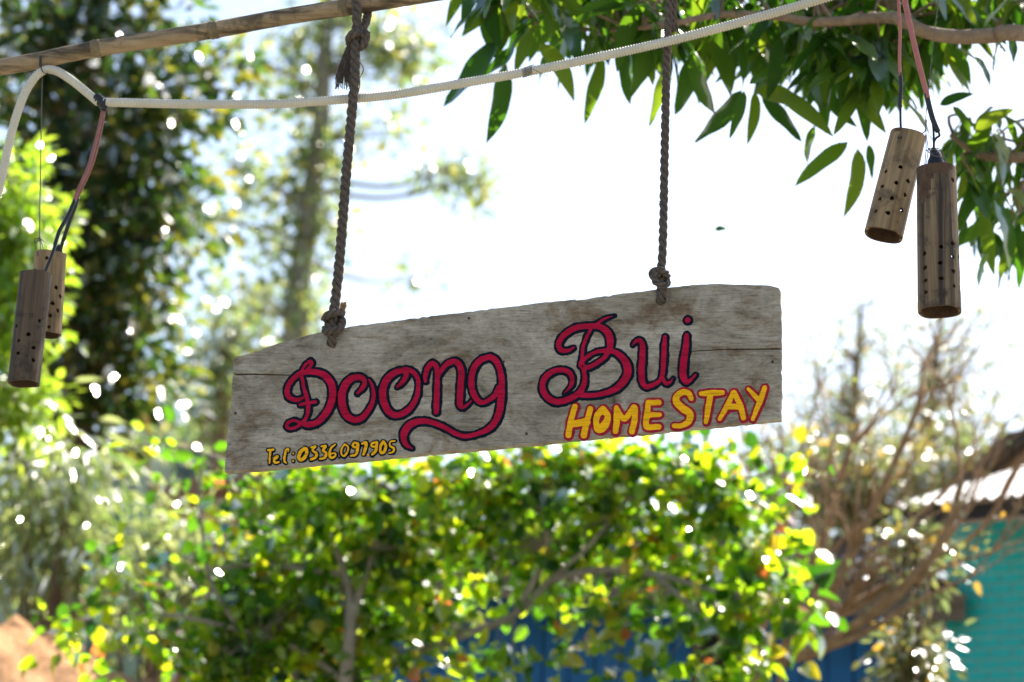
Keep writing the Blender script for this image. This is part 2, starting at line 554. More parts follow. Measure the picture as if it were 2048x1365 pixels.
def blob_leaves(blobs, droop=0.2, sub=22, sig=0.10, twigs=None, origin=None, tw_r=0.012, thick=0.8):
    """leaf centres, directions and normals for foliage blobs (px, py, rx, ry, depth, count); a twig runs to each tuft"""
    C, D, Nn = [], [], []
    for (px, py, rx, ry, dep, n) in blobs:
        cen = np.array(P(px, py, dep))
        k = max(1, int(n / sub))
        m = dep / FPX
        q = rnd_unit(k) * (rng.random((k, 1)) ** 0.45)
        off = (q[:, 0:1] * rx * m) * np.array(RT) + (q[:, 1:2] * ry * m) * np.array(UP) + (q[:, 2:3] * max(rx, ry) * m * thick) * np.array(FW)
        tc = cen + off
        bo = None
        if twigs is not None and origin is not None:
            bo = np.array(origin(cen))
            ln = np.linalg.norm(cen - bo)
            if ln > 0.9 and tw_r > 0.008:
                lm = crom([bo, bo * 0.5 + cen * 0.5 + rng.normal(size=3) * 0.06 * ln, cen], 5)
                twigs.add(*tube(lm, np.linspace(tw_r * 1.2, tw_r * 0.6, len(lm)), 6, False))
                bo = cen
        for t in tc:
            s = rng.normal(size=(sub, 3)) * sig * (0.7 + 0.6 * rng.random())
            C.append(t + s)
            D.append(unit(s + rng.normal(size=(sub, 3)) * sig * 0.8) + np.array([0, 0, -droop]))
            Nn.append(unit(rng.normal(size=(sub, 3)) * 0.75 + np.array([0, 0, 0.8])))
            if twigs is not None and origin is not None:
                o = bo
                mid = (np.array(o) * 0.45 + t * 0.55) + rng.normal(size=3) * 0.12 * np.linalg.norm(t - o) * 0.5
                pth = crom([o, mid, t], 4)
                twigs.add(*tube(pth, np.linspace(tw_r * 0.55, tw_r * 0.15, len(pth)), 5, False))
    return np.vstack(C), np.vstack(D), np.vstack(Nn)


def rooted(px, py, dep):
    p = P(px, py, dep)
    return Vector((p.x, p.y, ground_z(p.x, p.y)))


def make_tree(name, label, cat, trunk_px, dep, r0, r1, blobs, leafmat, barkmat, L, W, droop=0.2, sub=22, sig=0.1, tw_r=0.03, group=None, stems=None):
    base = rooted(trunk_px[0][0], 1365, dep)
    t = thing(name, label, cat, base, group)
    up = [P(x, y, dep + dz) for (x, y, *z) in trunk_px for dz in [(z[0] if z else 0)]]
    pts = [base - Vector((0, 0, 0.3)), base + (up[0] - base) * 0.5] + up
    path = crom(pts, 6)
    tb = MB()
    tb.add(*tube(path, np.linspace(r0, r1, len(path)), 9))
    for s in (stems or []):
        pp = crom([P(*q) for q in s[0]], 5)
        tb.add(*tube(pp, np.linspace(s[1], s[2], len(pp)), 6))

    def origin(c):
        dd = np.linalg.norm(path - c, axis=1) + 1.2 * np.maximum(0, path[:, 2] - c[2] + 0.2)
        return path[int(np.argmin(dd))]
    C, D, N = blob_leaves(blobs, droop, sub, sig, tb, origin, tw_r)
    adopt(tb.build('trunk', barkmat, None, True), t)
    n = len(C)
    Ls = L * (0.7 + 0.6 * rng.random(n))
    adopt(leaf_mesh('crown', C, D, N, Ls, Ls * W / L, leafmat, None), t)
    return t


def path_origin(path):
    p = np.asarray(path)
    return lambda c: p[int(np.argmin(np.linalg.norm(p - c, axis=1)))]


# ------------------------------------------------------------------ far trees
make_tree('tall_tree', 'tall slender sunlit tree with thin pale crown rising behind the left rope', 'tree',
          [(588, 800), (592, 640), (605, 520), (622, 400), (640, 260), (648, 130), (655, 20), (660, -80)], 33, 0.24, 0.07,
          [(640, 60, 70, 50, 33, 177), (760, 120, 90, 55, 33, 306), (830, 90, 50, 50, 33, 112), (700, 30, 90, 40, 33, 177), (590, 190, 60, 60, 33, 177),
           (640, 300, 60, 70, 33, 306), (560, 380, 60, 40, 33, 145), (470, 330, 55, 45, 33, 112), (430, 440, 60, 30, 33, 128), (640, 440, 55, 60, 33, 241),
           (760, 255, 70, 26, 33, 112), (890, 340, 70, 26, 33, 177), (965, 350, 30, 36, 33, 80), (540, 480, 60, 40, 33, 145), (500, 590, 70, 40, 33, 177),
           (610, 590, 40, 70, 33, 241), (560, 90, 60, 70, 33, 96), (600, 680, 40, 50, 33, 128), (500, 140, 60, 40, 33, 64), (830, 560, 60, 30, 36, 57)],
          M['pale'], M['tallbark'], 0.16, 0.10, 0.3, 14, 0.15, 0.034)
make_tree('round_tree', 'round olive green tree behind the sign board\'s left end', 'tree',
          [(440, 900), (440, 800), (445, 720)], 40, 0.22, 0.1,
          [(460, 650, 75, 55, 40, 240), (425, 730, 65, 70, 40, 330), (420, 820, 85, 60, 40, 330), (500, 700, 60, 60, 40, 200), (330, 860, 60, 30, 42, 150), (520, 800, 60, 70, 40, 200)],
          M['pale'], M['bark'], 0.19, 0.12, 0.2, 20, 0.26, 0.05)
make_tree('feathery_tree', 'thin feathery tree right of the board, taller of two', 'tree',
          [(1850, 1000), (1858, 850), (1870, 740), (1880, 640)], 30, 0.13, 0.03,
          [(1850, 710, 54, 49, 30, 126), (1918, 678, 54, 42, 30, 108), (1830, 810, 63, 42, 30, 142), (1898, 778, 63, 36, 30, 122), (1900, 770, 45, 42, 30, 75), (1968, 738, 45, 36, 30, 64), (1870, 620, 45, 28, 30, 30), (1938, 588, 45, 24, 30, 25), (1800, 910, 72, 42, 30, 142), (1868, 878, 72, 36, 30, 122), (1910, 870, 45, 35, 30, 50), (1978, 838, 45, 30, 30, 43)],
          M['olive'], M['bark'], 0.16, 0.045, 0.4, 8, 0.22, 0.022, 'feathery trees on the right')
make_tree('feathery_tree', 'thin feathery tree nearest the board\'s right end, shorter of two', 'tree',
          [(1700, 1000), (1705, 850), (1715, 720), (1722, 620)], 27, 0.11, 0.03,
          [(1690, 700, 40, 42, 27, 75), (1758, 668, 40, 36, 27, 64), (1670, 810, 54, 42, 27, 126), (1738, 778, 54, 36, 27, 108), (1620, 870, 54, 42, 27, 100), (1688, 838, 54, 36, 27, 86), (1570, 810, 27, 49, 27, 42), (1638, 778, 27, 42, 27, 36), (1710, 910, 63, 42, 27, 126), (1778, 878, 63, 36, 27, 108), (1710, 610, 27, 28, 27, 20), (1778, 578, 27, 24, 27, 17)],
          M['olive'], M['bark'], 0.15, 0.045, 0.4, 8, 0.2, 0.022, 'feathery trees on the right')

make_tree('background_tree', 'hazy olive tree mass behind the white metal roof', 'tree',
          [(1960, 1150), (1960, 1050), (1955, 950)], 24, 0.14, 0.05,
          [(1960, 930, 110, 50, 24, 420), (1850, 960, 110, 60, 24, 460), (1740, 960, 90, 70, 24, 380), (2060, 940, 80, 50, 24, 200), (1640, 940, 70, 70, 24, 300), (1960, 1010, 100, 50, 24, 200), (1800, 1060, 120, 60, 24, 400), (1660, 1010, 90, 50, 24, 360), (1560, 960, 70, 60, 24, 260), (1760, 1010, 90, 40, 24, 260), (1835, 1200, 90, 80, 24, 500), (1835, 1330, 90, 70, 24, 500)],
          M['olive'], M['bark'], 0.15, 0.07, 0.3, 18, 0.18, 0.02)

# ------------------------------------------------------------------ left trees
make_tree('broadleaf_tree', 'big dark broadleaf tree full of glinting leaves at left', 'tree',
          [(130, 1050), (140, 800), (150, 600), (165, 400), (180, 200), (195, 30), (200, -120)], 17, 0.20, 0.07,
          [(110, 60, 130, 80, 17, 500), (290, 60, 110, 80, 17, 280), (120, 200, 130, 90, 17.3, 625), (260, 190, 90, 70, 16.6, 280), (120, 360, 130, 110, 17, 750),
           (280, 300, 80, 70, 16.6, 260), (250, 430, 100, 90, 16.7, 450), (330, 470, 50, 70, 16.5, 130), (180, 560, 130, 100, 17, 750), (290, 590, 55, 50, 16.6, 150),
           (170, 720, 110, 90, 17, 625), (230, 700, 60, 60, 16.6, 150), (130, 860, 110, 90, 17, 550), (70, 990, 110, 80, 17.2, 400), (410, 160, 55, 40, 17, 130), (350, 390, 60, 50, 17, 140), (440, 130, 30, 30, 17, 40), (300, 760, 50, 50, 17, 160), (370, 240, 50, 50, 17, 75),
           (180, -60, 200, 70, 17, 350), (20, 540, 60, 120, 17.4, 250)],
          M['dark'], M['bark'], 0.135, 0.075, 0.25, 16, 0.15, 0.018)
make_tree('lime_tree', 'bright lime green leafy tree at the left edge behind the lamps', 'tree',
          [(-60, 1000), (-40, 700), (-10, 520), (0, 420)], 13, 0.09, 0.03,
          [(15, 380, 40, 60, 13, 330), (45, 470, 45, 60, 13, 420), (10, 540, 40, 60, 13, 300), (15, 660, 50, 80, 13, 420), (50, 600, 30, 40, 13, 120), (20, 800, 50, 70, 13, 380), (70, 830, 30, 40, 13, 100), (-60, 500, 60, 200, 13, 500)],
          M['lime'], M['bark'], 0.085, 0.05, 0.3, 20, 0.09, 0.012)


def shrub(name, label, blobs, leafmat, L, W, droop, sub=20, sig=0.09, group=None, cat='shrub', tw=0.012, stems=5):
    bx = sum(b[0] for b in blobs) / len(blobs)
    dep = sum(b[4] for b in blobs) / len(blobs)
    base = rooted(bx, 1365, dep)
    t = thing(name, label, cat, base, group)
    tb = MB()
    C, D, N = blob_leaves(blobs, droop, sub, sig, tb, lambda c: np.array(base) * 0.5 + np.array(c) * 0.5 + np.array([0, 0, -0.1]), tw)
    for b in blobs:
        e = P(b[0], b[1], b[4])
        mid = base * 0.5 + e * 0.5 + Vector((0, 0, -0.1))
        pp = crom([base - Vector((0, 0, .1)), mid, e], 6)
        tb.add(*tube(pp, np.linspace(tw * 2, tw * 0.6, len(pp)), 6))
    adopt(tb.build('stem', M['bark'], None, True), t)
    n = len(C)
    Ls = L * (0.7 + 0.6 * rng.random(n))
    adopt(leaf_mesh('foliage', C, D, N, Ls, Ls * W / L, leafmat, None), t)
    return t


shrub('drooping_shrub', 'silvery drooping shrub on the earth bank below the dark tree',
      [(60, 940, 80, 60, 14, 230), (130, 1010, 70, 70, 14, 300), (50, 1100, 80, 70, 14, 280), (170, 1110, 90, 60, 14, 280), (150, 920, 60, 40, 14, 120), (40, 1150, 50, 30, 14, 80)],
      M['silver'], 0.15, 0.032, 0.9, 14, 0.13)
shrub('grey_green_shrub', 'pale grey green bushy shrub in front of the brown house roof',
      [(320, 1085, 80, 60, 14.5, 260), (300, 1140, 100, 80, 14.5, 380), (390, 1120, 60, 110, 14.5, 250), (330, 1230, 100, 70, 14.5, 280), (240, 1280, 70, 60, 14.5, 150), (420, 1180, 40, 60, 14.5, 60)],
      M['silver'], 0.085, 0.034, 0.5, 14, 0.12)
shrub('sunlit_shrub', 'yellow green sunlit shrub between the blue hut and teal house',
      [(1825, 1335, 45, 36, 10.9, 300), (1840, 1295, 36, 24, 10.9, 140), (1835, 1090, 45, 40, 11.0, 200), (1855, 1140, 26, 36, 11.0, 80)],
      M['olive'], 0.06, 0.035, 0.3, 20, 0.07)


# ------------------------------------------------------------------ houses
def quad(a, b, c, d):
    return [a, b, c, d], [(0, 1, 2, 3)]


def slab(a, b, c, d, th):
    """a b c d counter-clockwise seen from outside, thickened inwards"""
    a, b, c, d = map(Vector, (a, b, c, d))
    n = (b - a).cross(d - a).normalized() * th
    v = [a, b, c, d, a - n, b - n, c - n, d - n]
    f = [(0, 1, 2, 3), (7, 6, 5, 4), (0, 4, 5, 1), (1, 5, 6, 2), (2, 6, 7, 3), (3, 7, 4, 0)]
    return v, f


def boxw(x0, x1, y0, y1, z0, z1):
    v = [(x, y, z) for z in (z0, z1) for y in (y0, y1) for x in (x0, x1)]
    return v, [(0, 2, 3, 1), (4, 5, 7, 6), (0, 1, 5, 4), (2, 6, 7, 3), (0, 4, 6, 2), (1, 3, 7, 5)]


# blue hut behind the leafy bush
hb = P(1100, 1300, 13.4)
Yf = hb.y
xl, xr = P(420, 1200, 13.4).x, P(1765, 1200, 13.4).x
zg = ground_z(0.3, Yf) - 0.05
ztop = P(1100, 1075, 13.4).z
hut = thing('blue_hut', 'blue painted plank hut with thatched roof behind the leafy bush', 'house', (0.5 * (xl + xr), Yf, zg))
npl = 26
pw = (xr - xl) / npl
px_mesh = None
opens = [(P(1400, 1200, 13.4).x, P(1500, 1200, 13.4).x), (P(600, 1200, 13.4).x, P(660, 1200, 13.4).x)]
for k in range(npl):
    x0 = xl + k * pw
    if any(a < x0 + pw / 2 < b for a, b in opens):
        continue
    jit = 0.006 * ((k * 7) % 5 - 2) / 2
    if px_mesh is None:
        v, f = boxw(0.004, pw - 0.004, -0.02, 0.0, 0, ztop - zg)
        o = mk('plank', v, f, M['blue'])
        px_mesh = o.data
    else:
        o = bpy.data.objects.new('plank', px_mesh)
        COL.objects.link(o)
    o.location = (x0 - hut.location.x, jit, 0)
    o.parent = hut
for nm, dims, mt in (('wall', (xl, xr, Yf + 0.01, Yf + 0.06, zg, ztop), M['dark_in']), ('side_wall', (xr - 0.05, xr, Yf + 0.07, Yf + 3.0, zg, ztop), M['blue2']),  # the wall is a dark sheet standing in for the interior's shade
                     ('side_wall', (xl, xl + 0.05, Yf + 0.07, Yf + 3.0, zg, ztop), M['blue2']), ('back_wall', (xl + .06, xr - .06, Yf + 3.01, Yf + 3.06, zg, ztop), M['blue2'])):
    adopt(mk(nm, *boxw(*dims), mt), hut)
for a, b in opens:
    adopt(mk('door_frame', *boxw(a - 0.03, a + 0.02, Yf - 0.05, Yf - 0.025, zg, ztop - 0.1), M['timber']), hut)
    adopt(mk('door_frame', *boxw(b - 0.02, b + 0.03, Yf - 0.05, Yf - 0.025, zg, ztop - 0.1), M['timber']), hut)
eL, eR = P(430, 1010, 12.7), P(1905, 1235, 12.7)
ze = 0.5 * (P(1100, 1110, 12.7).z + eR.z) + 0.03
EL, ER = Vector((eL.x, eL.y, ze)), Vector((eR.x, eL.y, ze))
rise = Vector((0, 2.4, 0.62))
rf = MB()
# thatch laid in courses, ragged at the eave
NC, NS = 15, 240
rv, rfc = [], []
for c in range(NC):
    b0 = len(rv)
    lo, hi = c / NC, (c + 1.25) / NC
    for i in range(NS + 1):
        u = i / NS
        xx = EL.x + (ER.x - EL.x) * u
        rg = 0.05 * (rng.random() - 0.5)
        p0 = Vector((xx, EL.y, ze)) + rise * (lo + rg)
        p1 = Vector((xx, EL.y, ze)) + rise * min(1, hi)
        lift = 0.022 + 0.05 * rng.random() ** 2
        rv += [p0 + Vector((0, 0, lift)), p1 + Vector((0, 0, 0.012)), p0 + Vector((0, 0, lift - 0.035))]
    for i in range(NS):
        a = b0 + i * 3
        rfc += [(a, a + 3, a + 4, a + 1), (a + 2, a + 5, a + 3, a)]
adopt(mk('roof', rv, rfc, M['thatch']), hut)
adopt(mk('roof', *slab(EL + rise, ER + rise, ER + Vector((0, 4.8, 0)), EL + Vector((0, 4.8, 0)), 0.06), M['thatch']), hut)
adopt(mk('eave_board', *boxw(EL.x, ER.x + 0.05, EL.y + 0.02, EL.y + 0.07, ze - 0.16, ze - 0.02), M['timber']), hut)
for u in np.linspace(0.02, 0.99, 18):
    xx = EL.x + (ER.x - EL.x) * u
    p = Vector((xx, EL.y + 0.05, ze - 0.05))
    adopt(mk('rafter', *tube([p, p + rise * 0.5, p + rise * 0.97], 0.025, 6), M['timber']), hut)

# brown house far left, mostly behind the bush
bh = P(360, 1010, 21)
bL, bR = P(318, 1000, 21), P(760, 1000, 21)
bz = P(420, 968, 21).z
bg_ = ground_z(bL.x, bh.y) - 0.1
house = thing('brown_house', 'tan timber house with low grey roof left of the board\'s lower corner', 'house', (bL.x + 1, bh.y, bg_))
nb = 9
bpm = None
hgt = (bz - bg_)
for k in range(nb):
    v, f = boxw(bL.x, bR.x, bh.y - 0.03, bh.y, bg_ + hgt * k / nb + 0.006, bg_ + hgt * (k + 1) / nb - 0.006)
    adopt(mk('wall_board', v, f, M['brownwall']), house)
adopt(mk('wall', *boxw(bL.x + 0.01, bR.x - 0.01, bh.y + 0.002, bh.y + 3, bg_, bz), M['brownwall']), house)
r0, r1 = Vector((P(292, 975, 20.5).x, P(292, 975, 20.5).y, P(292, 975, 20.5).z)), P(480, 935, 20.5)
slope = (r1.z - r0.z) / (r1.x - r0.x)
mid = Vector((r0.x + 1.3, r0.y, r0.z + 1.3 * slope))
back = Vector((0, 4.0, 0))
adopt(mk('roof', *slab(r0, mid, mid + back, r0 + back, 0.13), M['timber']), house)
far = Vector((mid.x + 1.3, mid.y, r0.z))
adopt(mk('roof', *slab(mid, far, far + back, mid + back, 0.13), M['timber']), house)
pb = P(455, 985, 20.9)
adopt(mk('window', *boxw(pb.x - 0.13, pb.x + 0.15, bh.y - 0.06, bh.y - 0.035, pb.z - 0.1, pb.z + 0.08), M['bluetin']), house)

# teal house on the right, its near eave running towards us
RT0 = P(1786, 1014, 12.6)
ev = P(2048, 988, 12.08) - RT0
ang = math.atan2(ev.y, ev.x)
KC = P(1893, 1200, 12.85)
tz0 = ground_z(KC.x, KC.y) - 0.3
teal = thing('teal_house', 'teal painted brick house with bright white metal roof at right', 'house', (KC.x, KC.y, tz0))
teal.rotation_euler = (0, 0, ang)
tip = Matrix.Rotation(-ang, 3, 'Z') @ (RT0 - Vector((KC.x, KC.y, tz0)))
SLP = 0.34
WH = tip.z - 0.02
WL = 2.6
wall = mk('wall', *boxw(0.004, WL, 0.0, 0.12, 0, WH), M['mortar'], teal)
mk('side_wall', *boxw(0.01, 0.12, 0.125, 3.0, 0, WH), M['teal'], teal)
mk('side_wall', *boxw(WL - 0.12, WL - 0.004, 0.125, 3.0, 0, WH), M['teal'], teal)
bw, bhh = 0.135, 0.056
bm_ = None
row = 0
z = WH - bhh
while z > 1.0:
    x = 0.0 if row % 2 == 0 else -bw / 2
    while x < 0.95:
        x0 = max(x, 0.0)
        if x0 + 0.02 < x + bw:
            if bm_ is None:
                v, f = boxw(0.007, bw - 0.007, -0.008, 0.0, 0.006, bhh - 0.006)
                o = mk('brick', v, f, M['teal'])
                bm_ = o.data
            else:
                o = bpy.data.objects.new('brick', bm_)
                COL.objects.link(o)
            o.parent = wall
            o.scale = ((x + bw - x0) / bw, 1, 1)
            o.location = (x0, -0.001 - 0.004 * random.random(), z)
        x += bw
    z -= bhh
    row += 1
rest = MB()
row, z = 0, WH - bhh
while z > 0.05:
    x = (0.0 if row % 2 == 0 else -bw / 2)
    while x < WL - bw:
        if x >= 0.95 or (z <= 1.0 and x >= 0):
            rest.add(*boxw(x + 0.007, x + bw - 0.007, -0.008, 0.0, z + 0.006, z + bhh - 0.006))
        x += bw
    z -= bhh
    row += 1
rest.build('brickwork', M['teal'], wall)['kind'] = 'stuff'
rv, rfc = [], []
NR, NW, Lw, Lr = 5, 160, 3.4, 2.6
for j in range(NR):
    t = j / (NR - 1)
    for i in range(NW + 1):
        x = tip.x + Lw * i / NW
        rv.append((x, tip.y + Lr * t, tip.z + SLP * Lr * t + 0.014 * math.sin(2 * math.pi * x / 0.076)))
for j in range(NR - 1):
    for i in range(NW):
        q = j * (NW + 1) + i
        rfc.append((q, q + 1, q + NW + 2, q + NW + 1))
mk('roof', rv, rfc, M['tin'], teal, True)
mk('eave_board', *boxw(tip.x + 0.03, tip.x + Lw, tip.y + 0.05, tip.y + 0.08, tip.z - 0.09, tip.z - 0.015), M['dark_in'], teal)  # dark strip paints the shaded underside along the roof edge
for k in range(7):
    xx = tip.x + 0.12 + k * 0.5
    mk('rafter', *tube([(xx, tip.y + 0.10, tip.z - 0.02), (xx, tip.y + Lr, tip.z - 0.055 + SLP * (Lr - 0.1))], 0.025, 6), M['dark_in'], teal)

# roof corner of a farther house at the right edge
fr = P(2008, 868, 19)
fh = thing('far_house', 'dark brown roof corner of a farther house at the right edge', 'house', (fr.x + 1.2, fr.y, ground_z(fr.x, fr.y)))
adopt(mk('roof', *slab(fr, fr + Vector((1.6, 0, 0.55)), fr + Vector((1.6, 3, 0.55)), fr + Vector((0, 3, 0)), 0.10), M['thatch']), fh)
adopt(mk('roof', *slab(fr + Vector((1.6, 0, 0.55)), fr + Vector((3.2, 0, 0)), fr + Vector((3.2, 3, 0)), fr + Vector((1.6, 3, 0.55)), 0.10), M['thatch']), fh)
adopt(mk('wall', *boxw(fr.x + 0.22, fr.x + 3.0, fr.y + 0.2, fr.y + 2.8, ground_z(fr.x, fr.y), fr.z - 0.06), M['brownwall']), fh)


# ------------------------------------------------------------------ single leaves (own meshes)
def leaf_template(kind, seed):
    r = random.Random(seed)
    n = 9 if kind == 'lance' else 6
    v, f = [], []
    bend = r.uniform(0.04, 0.42)
    tw = r.uniform(-0.7, 0.7)
    ph = r.uniform(0, 6)
    for i in range(n + 1):
        t = i / n
        if kind == 'lance':
            w = 0.142 * (math.sin(math.pi * min(1, t ** 0.85)) ** 0.75) * (1 - 0.25 * t) + 0.004
        else:
            w = 0.46 * math.sqrt(max(0, math.sin(math.pi * min(1.0, (t * 0.96 + 0.04)) ** 0.62))) * (1 - 0.35 * t) if t < 1 else 0.0
            w += 0.004
        wav = 0.018 * math.sin(ph + t * 13)
        z0 = -bend * t * t
        y0 = 0.03 * math.sin(ph + t * 4)
        k = 0.32
        a = tw * t
        for s in (-1, 0, 1):
            y = s * w
            z = abs(s) * w * k + s * wav
            v.append((t, y0 + y * math.cos(a) - z * math.sin(a), z0 + y * math.sin(a) + z * math.cos(a)))
    for i in range(n):
        for j in (0, 1):
            a = i * 3 + j
            f.append((a, a + 1, a + 4, a + 3))
    return v, f


def leaf_meshes(kind, mat, count):
    out = []
    for s in range(count):
        v, f = leaf_template(kind, 31 * s + (5 if kind == 'lance' else 9))
        m = bpy.data.meshes.new('leaf')
        m.from_pydata(v, [], f)
        m.polygons.foreach_set('use_smooth', [True] * len(m.polygons))
        m.materials.append(mat)
        m.update()
        out.append(m)
    return out


def place_leaf(mesh, base, d, nrm, L, parent, wide=1.0):
    x = Vector(d).normalized()
    y = Vector(nrm).cross(x)
    if y.length < 1e-4:
        y = Vector((0, 1, 0)).cross(x)
    y.normalize()
    z = x.cross(y)
    o = bpy.data.objects.new('leaf', mesh)
    COL.objects.link(o)
    o.parent = parent
    b = Vector(base) - Vector(parent.location)
    o.matrix_local = Matrix(((x.x * L, y.x * L * wide, z.x * L, b.x), (x.y * L, y.y * L * wide, z.y * L, b.y),
                             (x.z * L, y.z * L * wide, z.z * L, b.z), (0, 0, 0, 1)))
    return o


# ------------------------------------------------------------------ leafy bush (heart leaves)
bush_base = rooted(690, 1365, 10.0)
bush = thing('leafy_bush', 'big sunlit bush of heart shaped lime leaves under the sign', 'bush', bush_base)
BL = [(560, 1000, 120, 70, 10, 245), (740, 975, 150, 65, 10, 344), (940, 955, 150, 65, 10, 344), (1140, 935, 150, 60, 10, 359), (1340, 948, 140, 60, 10, 344), (1465, 1015, 80, 80, 10, 211), (560, 1110, 130, 80, 10.2, 400), (780, 1080, 170, 80, 10.2, 592), (1000, 1060, 170, 80, 10.2, 459), (1220, 1040, 170, 90, 10.2, 459), (1420, 1080, 110, 90, 10.2, 294), (520, 1240, 130, 80, 10, 497), (700, 1200, 130, 70, 10.3, 272), (900, 1180, 110, 60, 10.3, 168), (1080, 1170, 100, 50, 10.3, 125), (1330, 1160, 100, 50, 10.2, 125), (1540, 1130, 50, 60, 9.8, 89), (460, 1330, 130, 60, 10, 366), (640, 1320, 110, 60, 10.2, 286), (800, 1290, 90, 50, 10.1, 144), (900, 1330, 70, 40, 10.1, 61), (1020, 1330, 70, 36, 9.8, 55), (1170, 1265, 60, 34, 9.8, 47), (1280, 1230, 50, 30, 9.8, 40), (1330, 1300, 50, 36, 9.8, 40), (1470, 1230, 60, 40, 9.7, 79), (1560, 1210, 50, 30, 9.6, 58), (1600, 1245, 24, 24, 9.6, 20), (1450, 1310, 44, 44, 9.7, 64), (1530, 1330, 30, 30, 9.7, 28), (1550, 990, 40, 40, 9.9, 55), (1200, 1340, 60, 26, 9.8, 29), (250, 1180, 72, 48, 9.8, 59), (150, 1250, 48, 32, 9.8, 28), (330, 1260, 64, 48, 9.9, 59), (370, 1180, 40, 40, 9.9, 21), (300, 895, 35, 18, 10.2, 10), (360, 915, 40, 18, 10.2, 10), (420, 925, 30, 26, 10.2, 10), (240, 1110, 32, 24, 9.8, 11), (380, 1045, 32, 24, 10, 10), (120, 1270, 40, 24, 9.8, 22), (170, 1340, 40, 20, 9.8, 22)]
bt = MB()
limb_px = [[(690, 1365, 10), (700, 1250, 10), (690, 1150, 10.1), (640, 1050, 10.1), (560, 1000, 10)],
           [(700, 1250, 10), (740, 1120, 10.1), (780, 1030, 10), (800, 960, 10)],
           [(700, 1365, 10.15), (760, 1340, 10.2), (900, 1280, 10.2), (1030, 1230, 10.1), (1100, 1160, 10.1), (1180, 1090, 10), (1250, 1000, 10)],
           [(1030, 1230, 10.1), (1090, 1110, 10.1), (1080, 1020, 10), (1040, 960, 10)],
           [(1100, 1160, 10.1), (1200, 1140, 10), (1310, 1150, 9.9), (1420, 1180, 9.8), (1560, 1230, 9.6), (1610, 1250, 9.6)],
           [(1250, 1000, 10), (1380, 960, 10), (1480, 960, 10), (1560, 940, 9.9)],
           [(690, 1365, 10), (600, 1300, 10), (480, 1260, 9.9), (330, 1230, 9.8), (180, 1240, 9.8), (110, 1300, 9.8)],
           [(640, 1050, 10.1), (500, 950, 10.1), (400, 905, 10.2), (300, 890, 10.2), (240, 905, 10.2)],
           [(690, 1150, 10.1), (520, 1130, 10), (380, 1140, 9.9), (260, 1120, 9.8)],
           [(480, 1260, 9.9), (420, 1160, 9.9), (400, 1000, 10), (405, 930, 10), (425, 935, 10)],
           [(1310, 1150, 9.9), (1400, 1230, 9.7), (1470, 1310, 9.7), (1540, 1365, 9.7)]]
lp_all = []
for k, l in enumerate(limb_px):
    pp = crom([P(*q) for q in l], 6)
    if k in (0, 2, 6):
        pp = np.vstack([crom([bush_base - Vector((0, 0, .1)), bush_base * 0.5 + P(*l[0]) * 0.5 + Vector((0.03, 0, 0)), P(*l[0])], 4)[:-1], pp])
    r0_ = (0.040, 0.02, 0.034, 0.018, 0.018, 0.014, 0.016, 0.011, 0.012, 0.012, 0.011)[k]
    bt.add(*tube(pp, np.linspace(r0_, 0.005, len(pp)), 7))
    lp_all.append(pp)
lp_all = np.vstack(lp_all)
C, D, N = blob_leaves(BL, 0.35, 10, 0.066, bt, path_origin(lp_all), 0.006, 0.5)
adopt(bt.build('trunk', M['palebark'], None, True), bush)
n = len(C)
Ls = 0.074 * (0.58 + 0.65 * rng.random(n))
rel = C - np.array(CAM)
dep = rel @ np.array(FW)
ix = rel @ np.array(RT) / dep * FPX + 1024
iy = 682.5 - rel @ np.array(UP) / dep * FPX
inside = (ix > 10) & (ix < 2040) & (iy > 890) & (iy < 1360)
order = np.argsort(np.where(inside, dep, 99))[:300]
hl = leaf_meshes('heart', M['bush_o'], 5)
for q, i in enumerate(order):
    place_leaf(hl[q % 5], C[i], D[i], N[i], Ls[i] * 1.05, bush, 1.0)
keep = np.ones(n, bool)
keep[order] = False
adopt(leaf_mesh('foliage', C[keep], D[keep], N[keep], Ls[keep], Ls[keep] * 0.95, M['bush'], None), bush)

# ------------------------------------------------------------------ bare twiggy shrub at right
tbase = rooted(1500, 1365, 11.2)
twg = thing('bare_shrub', 'brown nearly leafless twiggy shrub leaning right before the teal house', 'shrub', tbase)
tm = MB()
tips = []
tr_ = random.Random(5)


def grow(p, d, L, r, lev):
    n = 5
    pts = [p]
    dd = d.copy()
    for i in range(n):
        dd = (dd + Vector((tr_.uniform(-1, 1), tr_.uniform(-1, 1), tr_.uniform(-0.6, 1.0))) * 0.20).normalized()
        pts.append(pts[-1] + dd * (L / n))
    tm.add(*tube(crom(pts, 2), np.linspace(r, r * 0.5, n * 2 + 1), 6 if r > 0.006 else 4, False))
    if lev == 0:
        tips.append(pts[-1])
        tips.append(pts[-3])
        return
    for k in range(4 if lev == 1 else 3):
        i = tr_.randint(2, n)
        nd = (dd + Vector((tr_.uniform(-1, 1), tr_.uniform(-1, 1), tr_.uniform(-0.7, 1.1))) * 0.75).normalized()
        grow(pts[i], nd, L * tr_.uniform(0.5, 0.8), r * 0.5, lev - 1)


